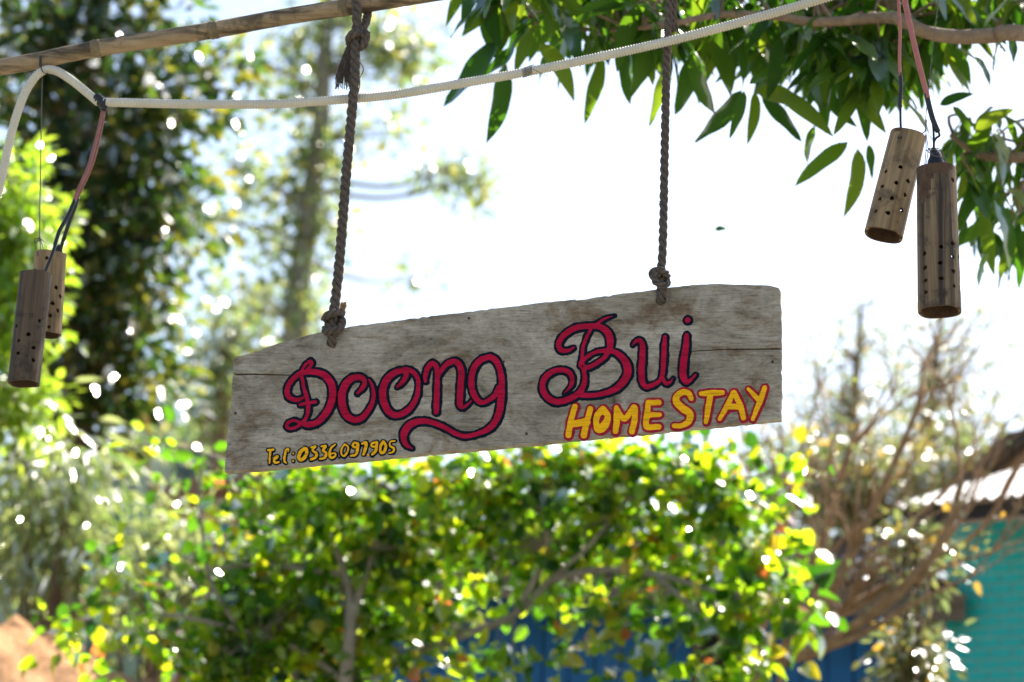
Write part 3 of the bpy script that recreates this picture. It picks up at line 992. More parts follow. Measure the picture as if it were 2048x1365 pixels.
tl = [([(1500, 1365, 11), (1640, 1300, 10.9), (1790, 1190, 10.8), (1880, 1090, 10.8), (1925, 960, 10.8)], 0.030),
      ([(1520, 1365, 11.2), (1680, 1230, 11.1), (1830, 1140, 11.1), (1960, 1060, 11.0), (2040, 930, 11)], 0.020),
      ([(1500, 1365, 11.3), (1580, 1230, 11.3), (1640, 1100, 11.3), (1680, 960, 11.3), (1720, 840, 11.3)], 0.024),
      ([(1560, 1330, 11.2), (1660, 1190, 11.2), (1740, 1030, 11.2), (1800, 900, 11.2), (1850, 780, 11.2)], 0.022),
      ([(1500, 1365, 11.5), (1540, 1200, 11.5), (1570, 1040, 11.5), (1600, 920, 11.5)], 0.020),
      ([(1640, 1300, 10.9), (1720, 1270, 10.8), (1840, 1200, 10.7), (1950, 1150, 10.7)], 0.014),
      ([(1560, 1365, 10.9), (1580, 1280, 10.8), (1650, 1180, 10.8), (1700, 1130, 10.8)], 0.014),
      ([(1680, 1230, 11.1), (1760, 1100, 11.2), (1870, 1000, 11.2), (1960, 900, 11.2)], 0.012)]
tl = [(p, r * 1.5) for p, r in tl]
for pts, r in tl:
    w = [P(*q) for q in pts]
    if pts[0][1] >= 1360:
        w = [tbase + Vector((tr_.uniform(-.1, .1), 0, -0.1)), tbase * 0.45 + w[0] * 0.55] + w
    pp = crom(w, 6)
    tm.add(*tube(pp, np.linspace(r, r * 0.35, len(pp)), 7))
    for k in range(8 if pts[-1][0] < 1900 else 5):
        i = tr_.randint(int(len(pp) * 0.35), len(pp) - 2)
        t = Vector(pp[i + 1] - pp[i]).normalized()
        nd = (t + Vector((tr_.uniform(-1, 1), tr_.uniform(-1, 1), tr_.uniform(-0.5, 1.2))) * 0.7).normalized()
        grow(Vector(pp[i]), nd, tr_.uniform(0.3, 0.6), r * 0.26, 2 if k % 3 else 1)
adopt(tm.build('branches', M['twig'], None, True), twg)
tp = np.array([tuple(t) for t in tips])
sel = tp[rng.random(len(tp)) < 0.15]
cc = np.repeat(sel, 2, axis=0) + rng.normal(size=(len(sel) * 2, 3)) * 0.04
adopt(leaf_mesh('foliage', cc, rnd_unit(len(cc)) + np.array([0, 0, -0.3]), rnd_unit(len(cc)), 0.04, 0.022, M['olive'], None), twg)

# ------------------------------------------------------------------ mango tree
mbase = Vector((4.3, 7.4, ground_z(4.3, 7.4)))
mango = thing('mango_tree', 'mango tree with long dark drooping leaves overhanging from upper right', 'tree', mbase)
mt = MB()
mtop = Vector((3.9, 7.2, 4.6))
pp = crom([mbase - Vector((0, 0, .2)), mbase + Vector((-0.1, 0, 1.6)), Vector((4.05, 7.3, 3.2)), mtop], 6)
mt.add(*tube(pp, np.linspace(0.19, 0.13, len(pp)), 12))
limbs = [([mtop - Vector((0, 0, .5)), P(2350, 110, 6.7), P(2048, 68, 6.1), P(1985, 72, 6.05), P(1910, 74, 6.05), P(1850, 64, 6.05), P(1800, 40, 6.05), P(1760, 36, 6.1), P(1690, 42, 6.15), P(1620, 44, 6.15), P(1560, 34, 6.15), P(1440, 30, 6.15), P(1330, 50, 6.15), P(1200, 60, 6.5), P(1080, 50, 6.5)], 0.024, 0.005),
         ([P(2300, 60, 6.9), P(2120, 30, 6.7), P(2048, 32, 6.6), P(1985, 44, 6.6), P(1900, 20, 6.6), P(1800, -30, 6.6)], 0.022, 0.008),
         ([P(1810, 42, 6.3), P(1770, 0, 6.3), P(1700, -60, 6.3), P(1500, -140, 6.4), P(1250, -160, 6.5), P(1000, -140, 6.6)], 0.024, 0.008),
         ([mtop, Vector((3.0, 7.0, 5.4)), Vector((1.6, 6.6, 5.7)), Vector((0.2, 6.6, 5.6)), Vector((-1.0, 6.4, 5.4))], 0.10, 0.02),
         ([mtop, Vector((3.4, 7.8, 5.6)), Vector((2.2, 8.2, 6.4)), Vector((0.6, 8.0, 6.6))], 0.10, 0.02),
         ([P(2350, 150, 6.8), P(2150, 300, 6.6), P(2048, 315, 6.5), P(1960, 310, 6.5), P(1900, 270, 6.5)], 0.025, 0.006)]
lp = []
for w, a, b in limbs:
    q = crom(w, 6)
    mt.add(*tube(q, np.linspace(a, b, len(q)), 9))
    lp.append(q)
lp = np.vstack(lp)
lorig = path_origin(lp)

hero = [((1012, 128), (995, 282)), ((995, 85), (886, 204)), ((1030, 95), (966, 150)), ((992, 8), (926, 76)), ((1198, 110), (1190, 242)), ((1246, 85), (1257, 204)), ((1080, 85), (1158, 174)),
        ((1335, 125), (1314, 238)), ((1402, 105), (1337, 220)), ((1480, 180), (1400, 285)), ((1492, 184), (1461, 264)), ((1510, 184), (1505, 282)), ((1524, 188), (1600, 282)), ((1385, 105), (1424, 234)),
        ((1628, 250), (1606, 330)), ((1694, 281), (1595, 366)), ((1718, 296), (1712, 428)), ((1735, 290), (1750, 345)), ((1950, 112), (1988, 164)), ((2018, 70), (2030, 122)), ((1878, 208), (1938, 184)),
        ((1950, 259), (2024, 214)), ((1906, 212), (1944, 266)), ((1975, 505), (1952, 571)), ((1930, 440), (1922, 500)), ((1960, 420), (1990, 545)), ((1990, 400), (2048, 520)), ((1940, 360), (1925, 470)),
        ((1420, 60), (1470, 190)), ((1300, 60), (1270, 190)), ((1560, 80), (1545, 190)), ((1140, 60), (1105, 170)), ((1055, 20), (1010, 120)), ((1060, 60), (1040, 140)), ((960, 30), (1010, 130)), ((1500, 170), (1560, 130)), ((1510, 180), (1620, 200)), ((1640, 170), (1700, 255)), ((1650, 160), (1640, 260)), ((1700, 170), (1770, 260)), ((1560, 180), (1660, 260))]
ml = leaf_meshes('lance', M['mango_o'], 10)
nob = 0
for k, (a, b) in enumerate(hero):
    d0 = 6.25 + 0.25 * ((k * 37) % 10) / 10
    A, B = P(*a, d0), P(*b, d0 + random.uniform(-0.05, 0.05))
    L = (B - A).length * 1.04
    nn = (-FW * random.uniform(0.5, 1.0) + RT * random.uniform(-.7, .7) + Vector((0, 0, .3)))
    place_leaf(ml[k % 10], A, B - A, nn, L, mango, random.uniform(0.85, 1.25))
    nob += 1


def bottom(x):
    return float(np.interp(x, [930, 1000, 1080, 1200, 1300, 1400, 1500, 1580, 1650, 1740, 1800, 1860, 1900, 1950, 2048, 2400, 3200],
                           [0, 60, 70, 95, 100, 105, 150, 170, 205, 230, 190, 150, 110, 60, 60, 250, 300]))


LC, LD, LN, LL = [], [], [], []


def whorl(px, py, dp, n=None, down=0.7, size=0.155):
    c = np.array(P(px, py, dp))
    n = n or random.randint(6, 9)
    o = lorig(c)
    if np.linalg.norm(o - c) < 1.6:
        q = crom([o, 0.5 * (o + c) + np.array([0, 0, 0.04]) + rng.normal(size=3) * 0.03, c], 3)
        mt.add(*tube(q, np.linspace(0.006, 0.003, len(q)), 5, False))
    a0 = random.uniform(0, 6.28)
    for k in range(n):
        a = a0 + k * 6.283 / n + random.uniform(-.3, .3)
        d = np.array([math.cos(a), math.sin(a), -down * random.uniform(0.3, 2.2)])
        LC.append(c + rng.normal(size=3) * 0.015)
        LD.append(d)
        LN.append(np.array([random.uniform(-.4, .4), random.uniform(-.4, .4), 1.0]))
        LL.append(size * random.uniform(0.5, 1.25))


cnt = 0
while cnt < 190:                                     # whorls in view
    x = random.uniform(960, 2080)
    y = random.uniform(-70, 240)
    if y < bottom(x) - 45:
        whorl(x, y, random.uniform(6.2, 7.6))
        cnt += 1
for (x, y) in [(2000, 280), (2040, 330), (1970, 330), (2030, 400), (1985, 430), (2050, 450), (1950, 380), (1960, 300), (2070, 260), (1995, 480), (1920, 290), (2040, 500), (1940, 330), (2010, 340), (2000, 390), (1965, 460), (2020, 450), (2060, 380), (1985, 300), (2050, 290), (1930, 250), (1990, 250)]:
    whorl(x, y - 20, random.uniform(6.4, 7.0), 6, 1.0, 0.14)
nview = len(LC)
for k in range(450):                                # the crown goes on above and to the right of the frame
    x, y = random.uniform(600, 3300), random.uniform(-1500, -90)
    if x < 1000 and y > -420:
        continue
    whorl(x, y, random.uniform(6.2, 8.8), None, 0.5)
for k in range(45):
    x = random.uniform(2120, 3100)
    whorl(x, random.uniform(-100, bottom(x)), random.uniform(6.3, 8.0), None, 0.6)
LC, LD, LN, LL = np.array(LC), np.array(LD), np.array(LN), np.array(LL)
rel = LC - np.array(CAM)
dep = rel @ np.array(FW)
near = np.argsort(np.where(np.arange(len(LC)) < nview, dep, 99))[:300 - nob]
for q, i in enumerate(near):
    place_leaf(ml[q % 10], LC[i], LD[i], LN[i], LL[i], mango, random.uniform(0.85, 1.2))
keep = np.ones(len(LC), bool)
keep[near] = False
# the rest: same leaf blades, joined
tv = [np.array(leaf_template('lance', 31 * s + 5)[0]) for s in range(10)]
tf = np.array(leaf_template('lance', 5)[1])
V, F = [], []
off = 0
for i in np.nonzero(keep)[0]:
    x = unit(LD[i])
    y = unit(np.cross(LN[i], x))
    z = np.cross(x, y)
    t = tv[i % 10] * LL[i]
    V.append(LC[i] + t[:, 0:1] * x + t[:, 1:2] * y + t[:, 2:3] * z)
    F.append(tf + off)
    off += len(t)
cr = adopt(mk('crown', np.vstack(V), np.vstack(F), M['mango'], None, True), mango)
cr['kind'] = 'stuff'
adopt(mt.build('trunk', M['mbark'], None, True), mango)

# ------------------------------------------------------------------ bamboo pole
pole_px = [(-700, 246), (-300, 183), (30, 130), (190, 98), (430, 60), (560, 36), (760, 4), (1000, -34), (1340, -88), (1900, -176), (2500, -270)]
PR = 0.0182
pole = thing('bamboo_pole', 'brown weathered bamboo pole crossing the upper left corner', 'pole', S(30, 130, 0.03))
pc, ps = resample(crom([S(x, y, 0.032) for x, y in pole_px], 10), 0.012)
nodes_px = [-560, -310, -60, 190, 430, 690, 950, 1210, 1470, 1730, 1990, 2250]
pxs = np.array([(Vector(p) - CAM).dot(RT) / (Vector(p) - CAM).dot(FW) * FPX + 1024 for p in pc])
cuts = [0] + [int(np.argmin(np.abs(pxs - x))) for x in nodes_px] + [len(pc) - 1]
for a, b in zip(cuts[:-1], cuts[1:]):
    if b - a < 3:
        continue
    seg = pc[a:b + 1]
    s = np.arange(len(seg))
    e = np.minimum(s, len(seg) - 1 - s) * 0.012
    r = PR * (1 + 0.05 * np.exp(-e / 0.012)) * (1 + 0.015 * np.sin(s * 0.21 + a))
    v, f = tube(seg, r, 18)
    v = v + rng.normal(size=v.shape) * 0.00012
    o = mk('internode', v, f, M['pole'], None, True)
    adopt(o, pole)
    # keep the grain running along the culm: give each internode its own frame
for b in cuts[1:-1]:
    c = pc[b]
    t = pc[min(b + 1, len(pc) - 1)] - pc[b - 1]
    t /= np.linalg.norm(t)
    k = np.array([-0.010, -0.006, -0.003, -0.001, 0.001, 0.003, 0.007, 0.011])
    rr_ = PR * np.array([1.03, 1.09, 1.13, 1.06, 1.06, 1.12, 1.07, 1.03])
    v, f = tube(c + k[:, None] * t, rr_, 18)
    adopt(mk('node_ring', v, f, M['node'], None, True), pole)


# ------------------------------------------------------------------ rope tools
def rope_strands(path, r, pitch=0.056, step=0.004, phase=0.0, rs=0.52, ro=0.56):
    p, s = resample(path, step)
    _, N_, B_ = frames(p)
    out = []
    for k in range(3):
        a = -2 * math.pi * s / pitch + phase + k * 2 * math.pi / 3
        c = p + r * ro * (np.cos(a)[:, None] * N_ + np.sin(a)[:, None] * B_)
        out.append(tube(c, r * rs * (1 + 0.05 * np.sin(s * 90 + k) + 0.05 * np.sin(s * 37 + 2 * k)), 8))
    return out


def fuzz(path, r, n, L):
    mb = MB()
    p, _ = resample(path, 0.004)
    for k in range(n):
        c = p[random.randrange(len(p))]
        d = rnd_unit(1)[0]
        b = c + d * r * 0.85
        e = b + (d * 0.6 + rnd_unit(1)[0] * 0.7) * L * random.uniform(0.3, 1)
        mb.add(*tube([b, 0.5 * (b + e) + rnd_unit(1)[0] * L * 0.1, e], [0.0004, 0.0003, 0.0002], 3, False))
    return mb


def knot_part(name, pts, r, parent, mat='rope', pitch=0.045):
    pth = crom(pts, 8)
    mb = MB()
    for v, f in rope_strands(pth, r, pitch, 0.003):
        mb.add(v, f)
    return adopt(mb.build(name, M[mat], None, True), parent)


# left rope
lr = thing('hanging_rope', 'left twisted rope with frayed tassel holding the sign\'s left side', 'rope', S(662, 688, 0), 'ropes holding the sign')
LP_ = crom([S(x, y, o) for x, y, o in [(713, -40, 0.000), (712, 0, -0.004), (714, 25, -0.006), (713, 60, -0.002), (711, 100, 0.0), (709, 160, 0.0), (702, 240, 0.0), (694, 330, 0.0), (686, 430, 0.0), (679, 520, 0.0), (673, 580, 0.0), (668, 622, -0.004), (664, 650, -0.008), (663, 676, -0.012)]], 10)
for v, f in rope_strands(LP_[::-1], 0.0102):
    adopt(mk('strand', v, f, M['rope'], None, True), lr)
fz = adopt(fuzz(LP_, 0.0102, 520, 0.012).build('rope_fibres', M['rope'], None), lr)
fz['kind'] = 'stuff'
knot_part('knot', [S(x, y, o) for x, y, o in [(664, 672, -0.012), (665, 687, -0.006), (667, 690, 0.012), (670, 680, 0.036), (672, 655, 0.036), (678, 640, 0.022), (684, 642, 0.002), (681, 655, -0.014), (668, 662, -0.024), (654, 664, -0.012), (652, 656, 0.008),
                                              (664, 644, 0.022), (680, 634, 0.016), (679, 624, -0.006), (668, 626, -0.024), (654, 632, -0.024), (650, 640, -0.008)]], 0.0082, lr)
# cut end standing up behind the knot
knot_part('rope_end', [S(x, y, o) for x, y, o in [(672, 652, 0.016), (679, 638, 0.018), (684, 622, 0.018)]], 0.0085, lr, 'rope')
fe = MB()
for k in range(70):
    a, b = random.uniform(-6, 6), random.uniform(-0.007, 0.007)
    fe.add(*tube([S(683 + a * 0.6, 632, 0.018 + b), S(685 + a * 0.85, 620, 0.018 + b * 1.2), S(688 + a * 1.0 + random.uniform(-1, 2), 606 + random.uniform(-3, 6), 0.018 + b * 1.5)], [0.0009, 0.0008, 0.0005], 4))
adopt(fe.build('frayed_end', M['fray_lit'], None), lr)
# top knot: the tail comes back from behind the pole
knot_part('pole_loop', [S(x, y, o) for x, y, o in [(712, -30, -0.004), (716, -46, 0.02), (722, -40, 0.055), (730, -10, 0.068), (735, 22, 0.055), (732, 42, 0.026), (724, 58, 0.006), (712, 66, -0.018), (702, 72, -0.012), (700, 82, 0.004), (710, 88, 0.020), (724, 84, 0.016), (730, 76, 0.0), (728, 66, -0.010)]], 0.0092, lr, pitch=0.05)
knot_part('knot', [S(x, y, o) for x, y, o in [(732, 64, 0.006), (731, 78, -0.002), (726, 93, 0.0), (716, 92, 0.014), (704, 86, 0.016), (698, 92, 0.016)]], 0.0088, lr, pitch=0.05)
ts = MB()
for k in range(130):
    u = random.uniform(-1, 1)
    w = random.uniform(-0.008, 0.008)
    yl = random.uniform(150, 180)
    ts.add(*tube(crom([S(701 + u * 5, 88, 0.016 + w), S(694 + u * 8, 112, 0.016 + w), S(690 + u * 14 + random.uniform(-2, 2), 140, 0.016 + w * 1.4), S(690 + u * 19 + random.uniform(-4, 4), yl, 0.016 + w * 1.6)], 3),
                 np.linspace(0.0011, 0.0006, 10), 4, False))
for xs in ([(715, 118), (727, 138), (720, 155), (716, 170)], [(716, 150), (720, 165), (717, 185)]):
    ts.add(*tube(crom([S(x, y, 0.014) for x, y in xs], 4), 0.001, 4))
adopt(ts.build('tassel', M['rope'], None), lr)

# right rope
rr2 = thing('hanging_rope', 'right twisted rope knotted through the sign\'s right hole', 'rope', S(1321, 602, 0), 'ropes holding the sign')
RP_ = crom([S(x, y, o) for x, y, o in [(1340, -60, 0.0), (1339, 0, 0.0), (1336, 60, 0.0), (1333, 130, 0.0), (1331, 220, 0.0), (1329, 320, 0.0), (1327, 420, 0.0), (1325, 500, 0.0), (1322, 545, -0.002), (1321, 570, -0.008), (1321, 592, -0.012)]], 10)
for v, f in rope_strands(RP_[::-1], 0.0085):
    adopt(mk('strand', v, f, M['rope'], None, True), rr2)
fz = adopt(fuzz(RP_, 0.0085, 480, 0.012).build('rope_fibres', M['rope'], None), rr2)
fz['kind'] = 'stuff'
knot_part('knot', [S(x, y, o) for x, y, o in [(1320, 590, -0.012), (1322, 602, -0.006), (1323, 604, 0.012), (1326, 592, 0.034), (1327, 572, 0.03), (1333, 558, 0.012), (1332, 548, -0.010), (1322, 542, -0.020), (1309, 543, -0.012), (1304, 548, 0.002),
                                              (1312, 558, 0.016), (1326, 566, 0.016), (1334, 566, 0.0), (1326, 572, -0.018), (1314, 566, -0.020), (1308, 556, -0.018), (1316, 546, -0.022)]], 0.0078, rr2)
knot_part('doubled_end', [S(x, y, o) for x, y, o in [(1350, -60, 0.006), (1349, -20, 0.006), (1347, 25, 0.006), (1345, 62, 0.006)]], 0.0075, rr2)
fe = MB()
for k in range(60):
    a = random.uniform(-6, 6)
    fe.add(*tube([S(1346 + a, 40 + random.uniform(-30, 10), 0.004), S(1348 + a * 1.3, 56, 0.004), S(1349 + a * 1.5 + random.uniform(-4, 5), 66 + random.uniform(-6, 6), 0.004)], [0.0006, 0.0005, 0.0003], 3, False))
adopt(fe.build('frayed_end', M['rope'], None), rr2)

# ------------------------------------------------------------------ sign board
sign = thing('hanging_sign', 'weathered grey wooden board hand painted with red and yellow letters', 'sign', (0, 0, 0))
sign.matrix_world = Matrix(((SU.x, -SN.x, 0, S0.x), (SU.y, -SN.y, 0, S0.y), (SU.z, -SN.z, 1, S0.z), (0, 0, 0, 1)))
outl = [(466, 722), (470, 714), (495, 709), (528, 697), (560, 686), (600, 676), (640, 665), (688, 657), (712, 652), (750, 647), (800, 641), (900, 628), (1000, 616), (1063, 608), (1150, 599), (1153, 601), (1200, 594), (1300, 581), (1340, 575), (1385, 570), (1430, 568), (1500, 570), (1540, 571.5), (1557, 576), (1561, 582),
        (1562, 640), (1562.5, 696), ('c', [(1500, 697.6), (1440, 698.4), (1385, 702), (1330, 705), (1385, 703.6), (1440, 700.4), (1500, 699.6)]), (1562.5, 699.6), (1563, 780), (1562, 839), (1400, 855), (1200, 874), (1000, 894), (800, 912), (600, 931), (500, 940), (449, 944),
        (452, 900), (456, 860), (459, 836), (466, 829), (460, 826), (463, 790), (465, 751), ('c', [(500, 750), (560, 751.2), (604, 752), (560, 749), (500, 747.4)]), (466, 747.4)]
poly = []
for k, p in enumerate(outl):
    if p[0] == 'c':
        poly += [tuple(q) + (0,) for q in p[1]]
    else:
        poly.append((p[0], p[1], 1))
dense = []
rb = random.Random(3)
for (x0, y0, a), (x1, y1, b) in zip(poly, poly[1:] + poly[:1]):
    dense.append((x0, y0))
    if a and b:
        L = math.hypot(x1 - x0, y1 - y0)
        m_ = int(L / 9)
        for i in range(1, m_):
            t = i / m_
            nxn, nyn = -(y1 - y0) / L, (x1 - x0) / L
            j = rb.gauss(0, 0.55)
            if rb.random() < 0.03:
                j += 1.6
            dense.append((x0 + (x1 - x0) * t + nxn * j, y0 + (y1 - y0) * t + nyn * j))
TH = 0.027
fr_ = [SL(x, y) for x, y in dense]
n = len(fr_)
bv = [(x, 0.0, z) for x, _, z in fr_] + [(x, TH, z) for x, _, z in fr_]
bf = [tuple(range(n)), tuple(range(2 * n - 1, n - 1, -1))] + [(i, i + n, (i + 1) % n + n, (i + 1) % n) for i in range(n)]
board = mk('board', bv, bf, M['board'])
bmx = bmesh.new()
bmx.from_mesh(board.data)
bmesh.ops.recalc_face_normals(bmx, faces=bmx.faces)
bmx.to_mesh(board.data)
bmx.free()
cut = MB()
for (x, y) in ((663, 685), (1321.5, 600.5)):
    c = SL(x, y)
    cut.add(*tube([(c[0], -0.05, c[2]), (c[0], 0.09, c[2])], 0.0098, 20))


def apply_bool(obj, cutter_mb):
    co = cutter_mb.build('cutter', None)
    bmq = bmesh.new()
    bmq.from_mesh(co.data)
    bmesh.ops.recalc_face_normals(bmq, faces=bmq.faces)
    bmq.to_mesh(co.data)
    bmq.free()
    md = obj.modifiers.new('b', 'BOOLEAN')
    md.object = co
    md.operation = 'DIFFERENCE'
    md.solver = 'EXACT'
    bpy.context.view_layer.update()
    dg = bpy.context.evaluated_depsgraph_get()
    me = bpy.data.meshes.new_from_object(obj.evaluated_get(dg))
    obj.modifiers.clear()
    old = obj.data
    obj.data = me
    bpy.data.meshes.remove(old)
    cd = co.data
    bpy.data.objects.remove(co)
    bpy.data.meshes.remove(cd)


apply_bool(board, cut)
bmx = bmesh.new()
bmx.from_mesh(board.data)
be = [e for e in bmx.edges if e.is_manifold and e.calc_face_angle(0) > 1.2 and abs(e.verts[0].co.y - e.verts[1].co.y) < 1e-5]
bmesh.ops.bevel(bmx, geom=be, offset=0.0011, segments=1, affect='EDGES', clamp_overlap=True)
bmx.to_mesh(board.data)
bmx.free()
board.data.materials.clear()
board.data.materials.append(M['board'])
board.parent = sign


# lettering: brush strokes (x, y, half width) merged into one outline per glyph
def field(strokes, X, Y, gain=1.0, add=0.0):
    F_ = np.full(X.shape, 1e9)
    for st in strokes:
        q = crom(st, 6) if len(st) > 2 else np.array(st, float)
        if len(st) == 1:
            F_ = np.minimum(F_, np.hypot(X - q[0][0], Y - q[0][1]) - q[0][2] * gain - add)
            continue
        for a, b in zip(q[:-1], q[1:]):
            dx, dy = b[0] - a[0], b[1] - a[1]
            l2 = dx * dx + dy * dy + 1e-9
            t = np.clip(((X - a[0]) * dx + (Y - a[1]) * dy) / l2, 0, 1)
            F_ = np.minimum(F_, np.hypot(X - a[0] - t * dx, Y - a[1] - t * dy) - (a[2] + t * (b[2] - a[2])) * gain - add)
    return F_


def wob(X, Y, s, amp):
    return amp * (np.sin(X * 0.19 * s + 1.3) * np.cos(Y * 0.23 * s + 0.4) + 0.6 * np.sin(X * 0.43 * s - Y * 0.37 * s) + 0.35 * np.sin(X * 0.9 * s + Y * 0.71 * s))


def msq(F_, xs, ys):
    """inside (F<0) as polygons, marching squares"""
    v, f, key = [], [], {}

    def vid(k, x, y):
        if k not in key:
            key[k] = len(v)
            v.append((x, y))
        return key[k]
    ny_, nx_ = F_.shape
    ins = F_ < 0
    for j in range(ny_ - 1):
        row_any = ins[j].any() or ins[j + 1].any()
        if not row_any:
            continue
        for i in range(nx_ - 1):
            c = [(j, i), (j, i + 1), (j + 1, i + 1), (j + 1, i)]
            s = [ins[q] for q in c]
            if not any(s):
                continue
            pl = []
            for k in range(4):
                a, b = c[k], c[(k + 1) % 4]
                if s[k]:
                    pl.append(vid(a, xs[a[1]], ys[a[0]]))
                if s[k] != s[(k + 1) % 4]:
                    fa, fb = F_[a], F_[b]
                    t = fa / (fa - fb)
                    pl.append(vid((min(a, b), max(a, b)), xs[a[1]] + (xs[b[1]] - xs[a[1]]) * t, ys[a[0]] + (ys[b[0]] - ys[a[0]]) * t))
            if len(pl) >= 3:
                f.append(tuple(pl))
    return v, f


CR = {'c1': (440, 600, 3.531), 'c3': (540, 690, 5.686), 'c4': (790, 690, 6.204), 'c5': (1060, 620, 5.851), 'c6': (1110, 750, 4.551), 'c7': (510, 860, 6.4)}


def conv(crop, strokes):
    ox, oy, s = CR[crop]
    return [[(x / s + ox, y / s + oy, r / s) for x, y, r in st] for st in strokes]


def relief(vf, off, name, mat, parent):
    v2, f2 = vf
    v = [SL(x, y) for x, y in v2]
    v = [(x, -off, z) for x, _, z in v]
    return mk(name, v, [tuple(reversed(q)) for q in f2], mat, parent)


def glyph(crop, strokes, fill, line, ow, step, label, gain=1.0, dark=None, shift=(0.5, 0.5), thin=0.95):
    st = conv(crop, strokes)
    allp = np.array([p for s in st for p in s])
    m_ = allp[:, 2].max() + ow + 3
    xs = np.arange(allp[:, 0].min() - m_, allp[:, 0].max() + m_, step)
    ys = np.arange(allp[:, 1].min() - m_, allp[:, 1].max() + m_, step)
    X, Y = np.meshgrid(xs, ys)
    A = field(st, X, Y, gain) + wob(X, Y, 1.0, 0.28) + thin
    O = np.minimum(field(st, X - shift[0], Y - shift[1], gain, ow), field(st, X, Y, gain, ow * 0.75)) + wob(X + 40, Y, 0.55, 0.5) + wob(X + 40, Y, 1.5, 0.3)
    if dark is not None:
        A = np.maximum(A, -field(conv(crop, dark), X, Y))
    lt = relief(msq(A, xs, ys), 0.0009, 'letter', fill, sign)
    lt['label'] = label
    if line is not None:
        relief(msq(O, xs, ys), 0.0004, 'letter_outline', line, lt)
    return lt


D_ = [[(375, 605, 20), (300, 628, 28), (222, 600, 34), (195, 540, 34), (218, 450, 32), (285, 370, 32), (360, 325, 36), (450, 308, 36), (540, 315, 38), (630, 355, 42), (695, 440, 45), (715, 550, 44), (690, 680, 44), (630, 790, 42), (540, 880, 38), (430, 910, 36), (350, 890, 26), (280, 862, 20), (215, 880, 22), (190, 925, 24), (232, 955, 22), (300, 937, 22), (352, 900, 22)],
      [(362, 360, 24), (385, 480, 24), (415, 590, 28), (435, 680, 28), (430, 780, 26), (395, 860, 24), (360, 890, 22)],
      [(340, 684, 20), (420, 664, 24), (518, 650, 22)],
      [(365, 310, 24), (395, 240, 22), (455, 190, 26), (475, 215, 24), (450, 262, 24), (410, 300, 26)]]
R, NV = M['red'], M['navy']
glyph('c3', D_, R, NV, 4.4, 1.0, 'crimson capital D with a crossbar and curled tail', dark=[[(395, 280, 8), (432, 235, 10)]])
glyph('c3', [[(995, 552, 18), (1050, 495, 28), (1078, 435, 30), (1060, 388, 34), (1000, 368, 38), (920, 390, 42), (850, 470, 46), (817, 580, 48), (827, 700, 48), (870, 800, 46), (950, 852, 40), (1040, 835, 38), (1110, 760, 34), (1165, 660, 30), (1180, 560, 26), (1162, 460, 20), (1125, 395, 12)]], R, NV, 4.4, 1.0, 'crimson letter o, first of two')
glyph('c1', [[(1252, 616, 11), (1290, 580, 18), (1316, 532, 21), (1295, 502, 22), (1240, 512, 24), (1180, 562, 27), (1150, 640, 28), (1157, 720, 28), (1190, 788, 27), (1240, 815, 24), (1300, 800, 24), (1350, 758, 22), (1388, 690, 20), (1402, 610, 18), (1393, 550, 18), (1360, 508, 19), (1310, 492, 20)]], R, NV, 4.4, 1.0, 'crimson letter o, second of two')
glyph('c4', [[(378, 455, 22), (377, 390, 32), (402, 300, 36), (455, 238, 38), (505, 258, 36), (523, 340, 34), (525, 450, 36), (520, 600, 40), (515, 750, 40), (512, 835, 36)],
             [(535, 410, 22), (585, 310, 32), (655, 235, 38), (740, 208, 40), (800, 252, 42), (825, 350, 44), (815, 500, 44), (808, 650, 44), (806, 740, 40), (840, 780, 26), (900, 745, 20), (950, 695, 15)]], R, NV, 4.4, 1.0, 'crimson letter n')
glyph('c4', [[(1180, 150, 40), (1065, 190, 42), (982, 290, 42), (950, 420, 42), (960, 560, 42), (1010, 670, 40), (1075, 718, 34), (1160, 690, 32), (1240, 630, 38), (1290, 540, 40)],
             [(1180, 150, 40), (1250, 195, 42), (1300, 300, 40), (1325, 430, 42), (1320, 600, 48), (1310, 750, 48), (1280, 880, 46), (1220, 990, 44), (1120, 1068, 38), (1000, 1112, 32), (870, 1135, 34), (760, 1105, 34), (640, 1040, 34), (520, 985, 36), (400, 950, 38), (290, 952, 42), (190, 992, 48), (125, 1070, 50), (108, 1160, 42), (140, 1240, 32), (212, 1288, 14)]],
      R, NV, 4.4, 1.0, 'crimson letter g with a long sweeping tail')
glyph('c5', [[(510, 445, 18), (440, 480, 26), (365, 472, 34), (335, 420, 36), (358, 350, 36), (430, 272, 38), (550, 208, 38), (680, 192, 36), (800, 196, 38), (888, 245, 44), (935, 330, 46), (938, 420, 42), (915, 490, 34), (870, 560, 30), (790, 620, 30), (700, 668, 30), (625, 672, 34), (592, 645, 30), (615, 600, 28), (700, 532, 26), (800, 488, 26), (920, 482, 32), (1010, 505, 36), (1090, 575, 44), (1138, 660, 50), (1138, 760, 50), (1080, 860, 46), (980, 940, 40), (860, 980, 34), (740, 1002, 32), (610, 1002, 34)],
             [(715, 225, 22), (660, 330, 24), (622, 440, 24), (612, 560, 26), (617, 640, 30), (640, 760, 30), (635, 860, 34), (590, 960, 40), (510, 1020, 40), (400, 1065, 40), (300, 1075, 40), (210, 1030, 40), (155, 950, 40), (147, 870, 38), (182, 790, 38), (262, 727, 36), (370, 704, 34), (450, 728, 34), (492, 790, 32), (488, 870, 28), (450, 930, 20), (402, 975, 10)],
             [(770, 178, 18), (850, 120, 20), (930, 85, 12), (990, 68, 5)]], R, NV, 4.4, 1.0, 'crimson capital B with looping swashes', dark=[[(612, 650, 8), (618, 668, 8)]])
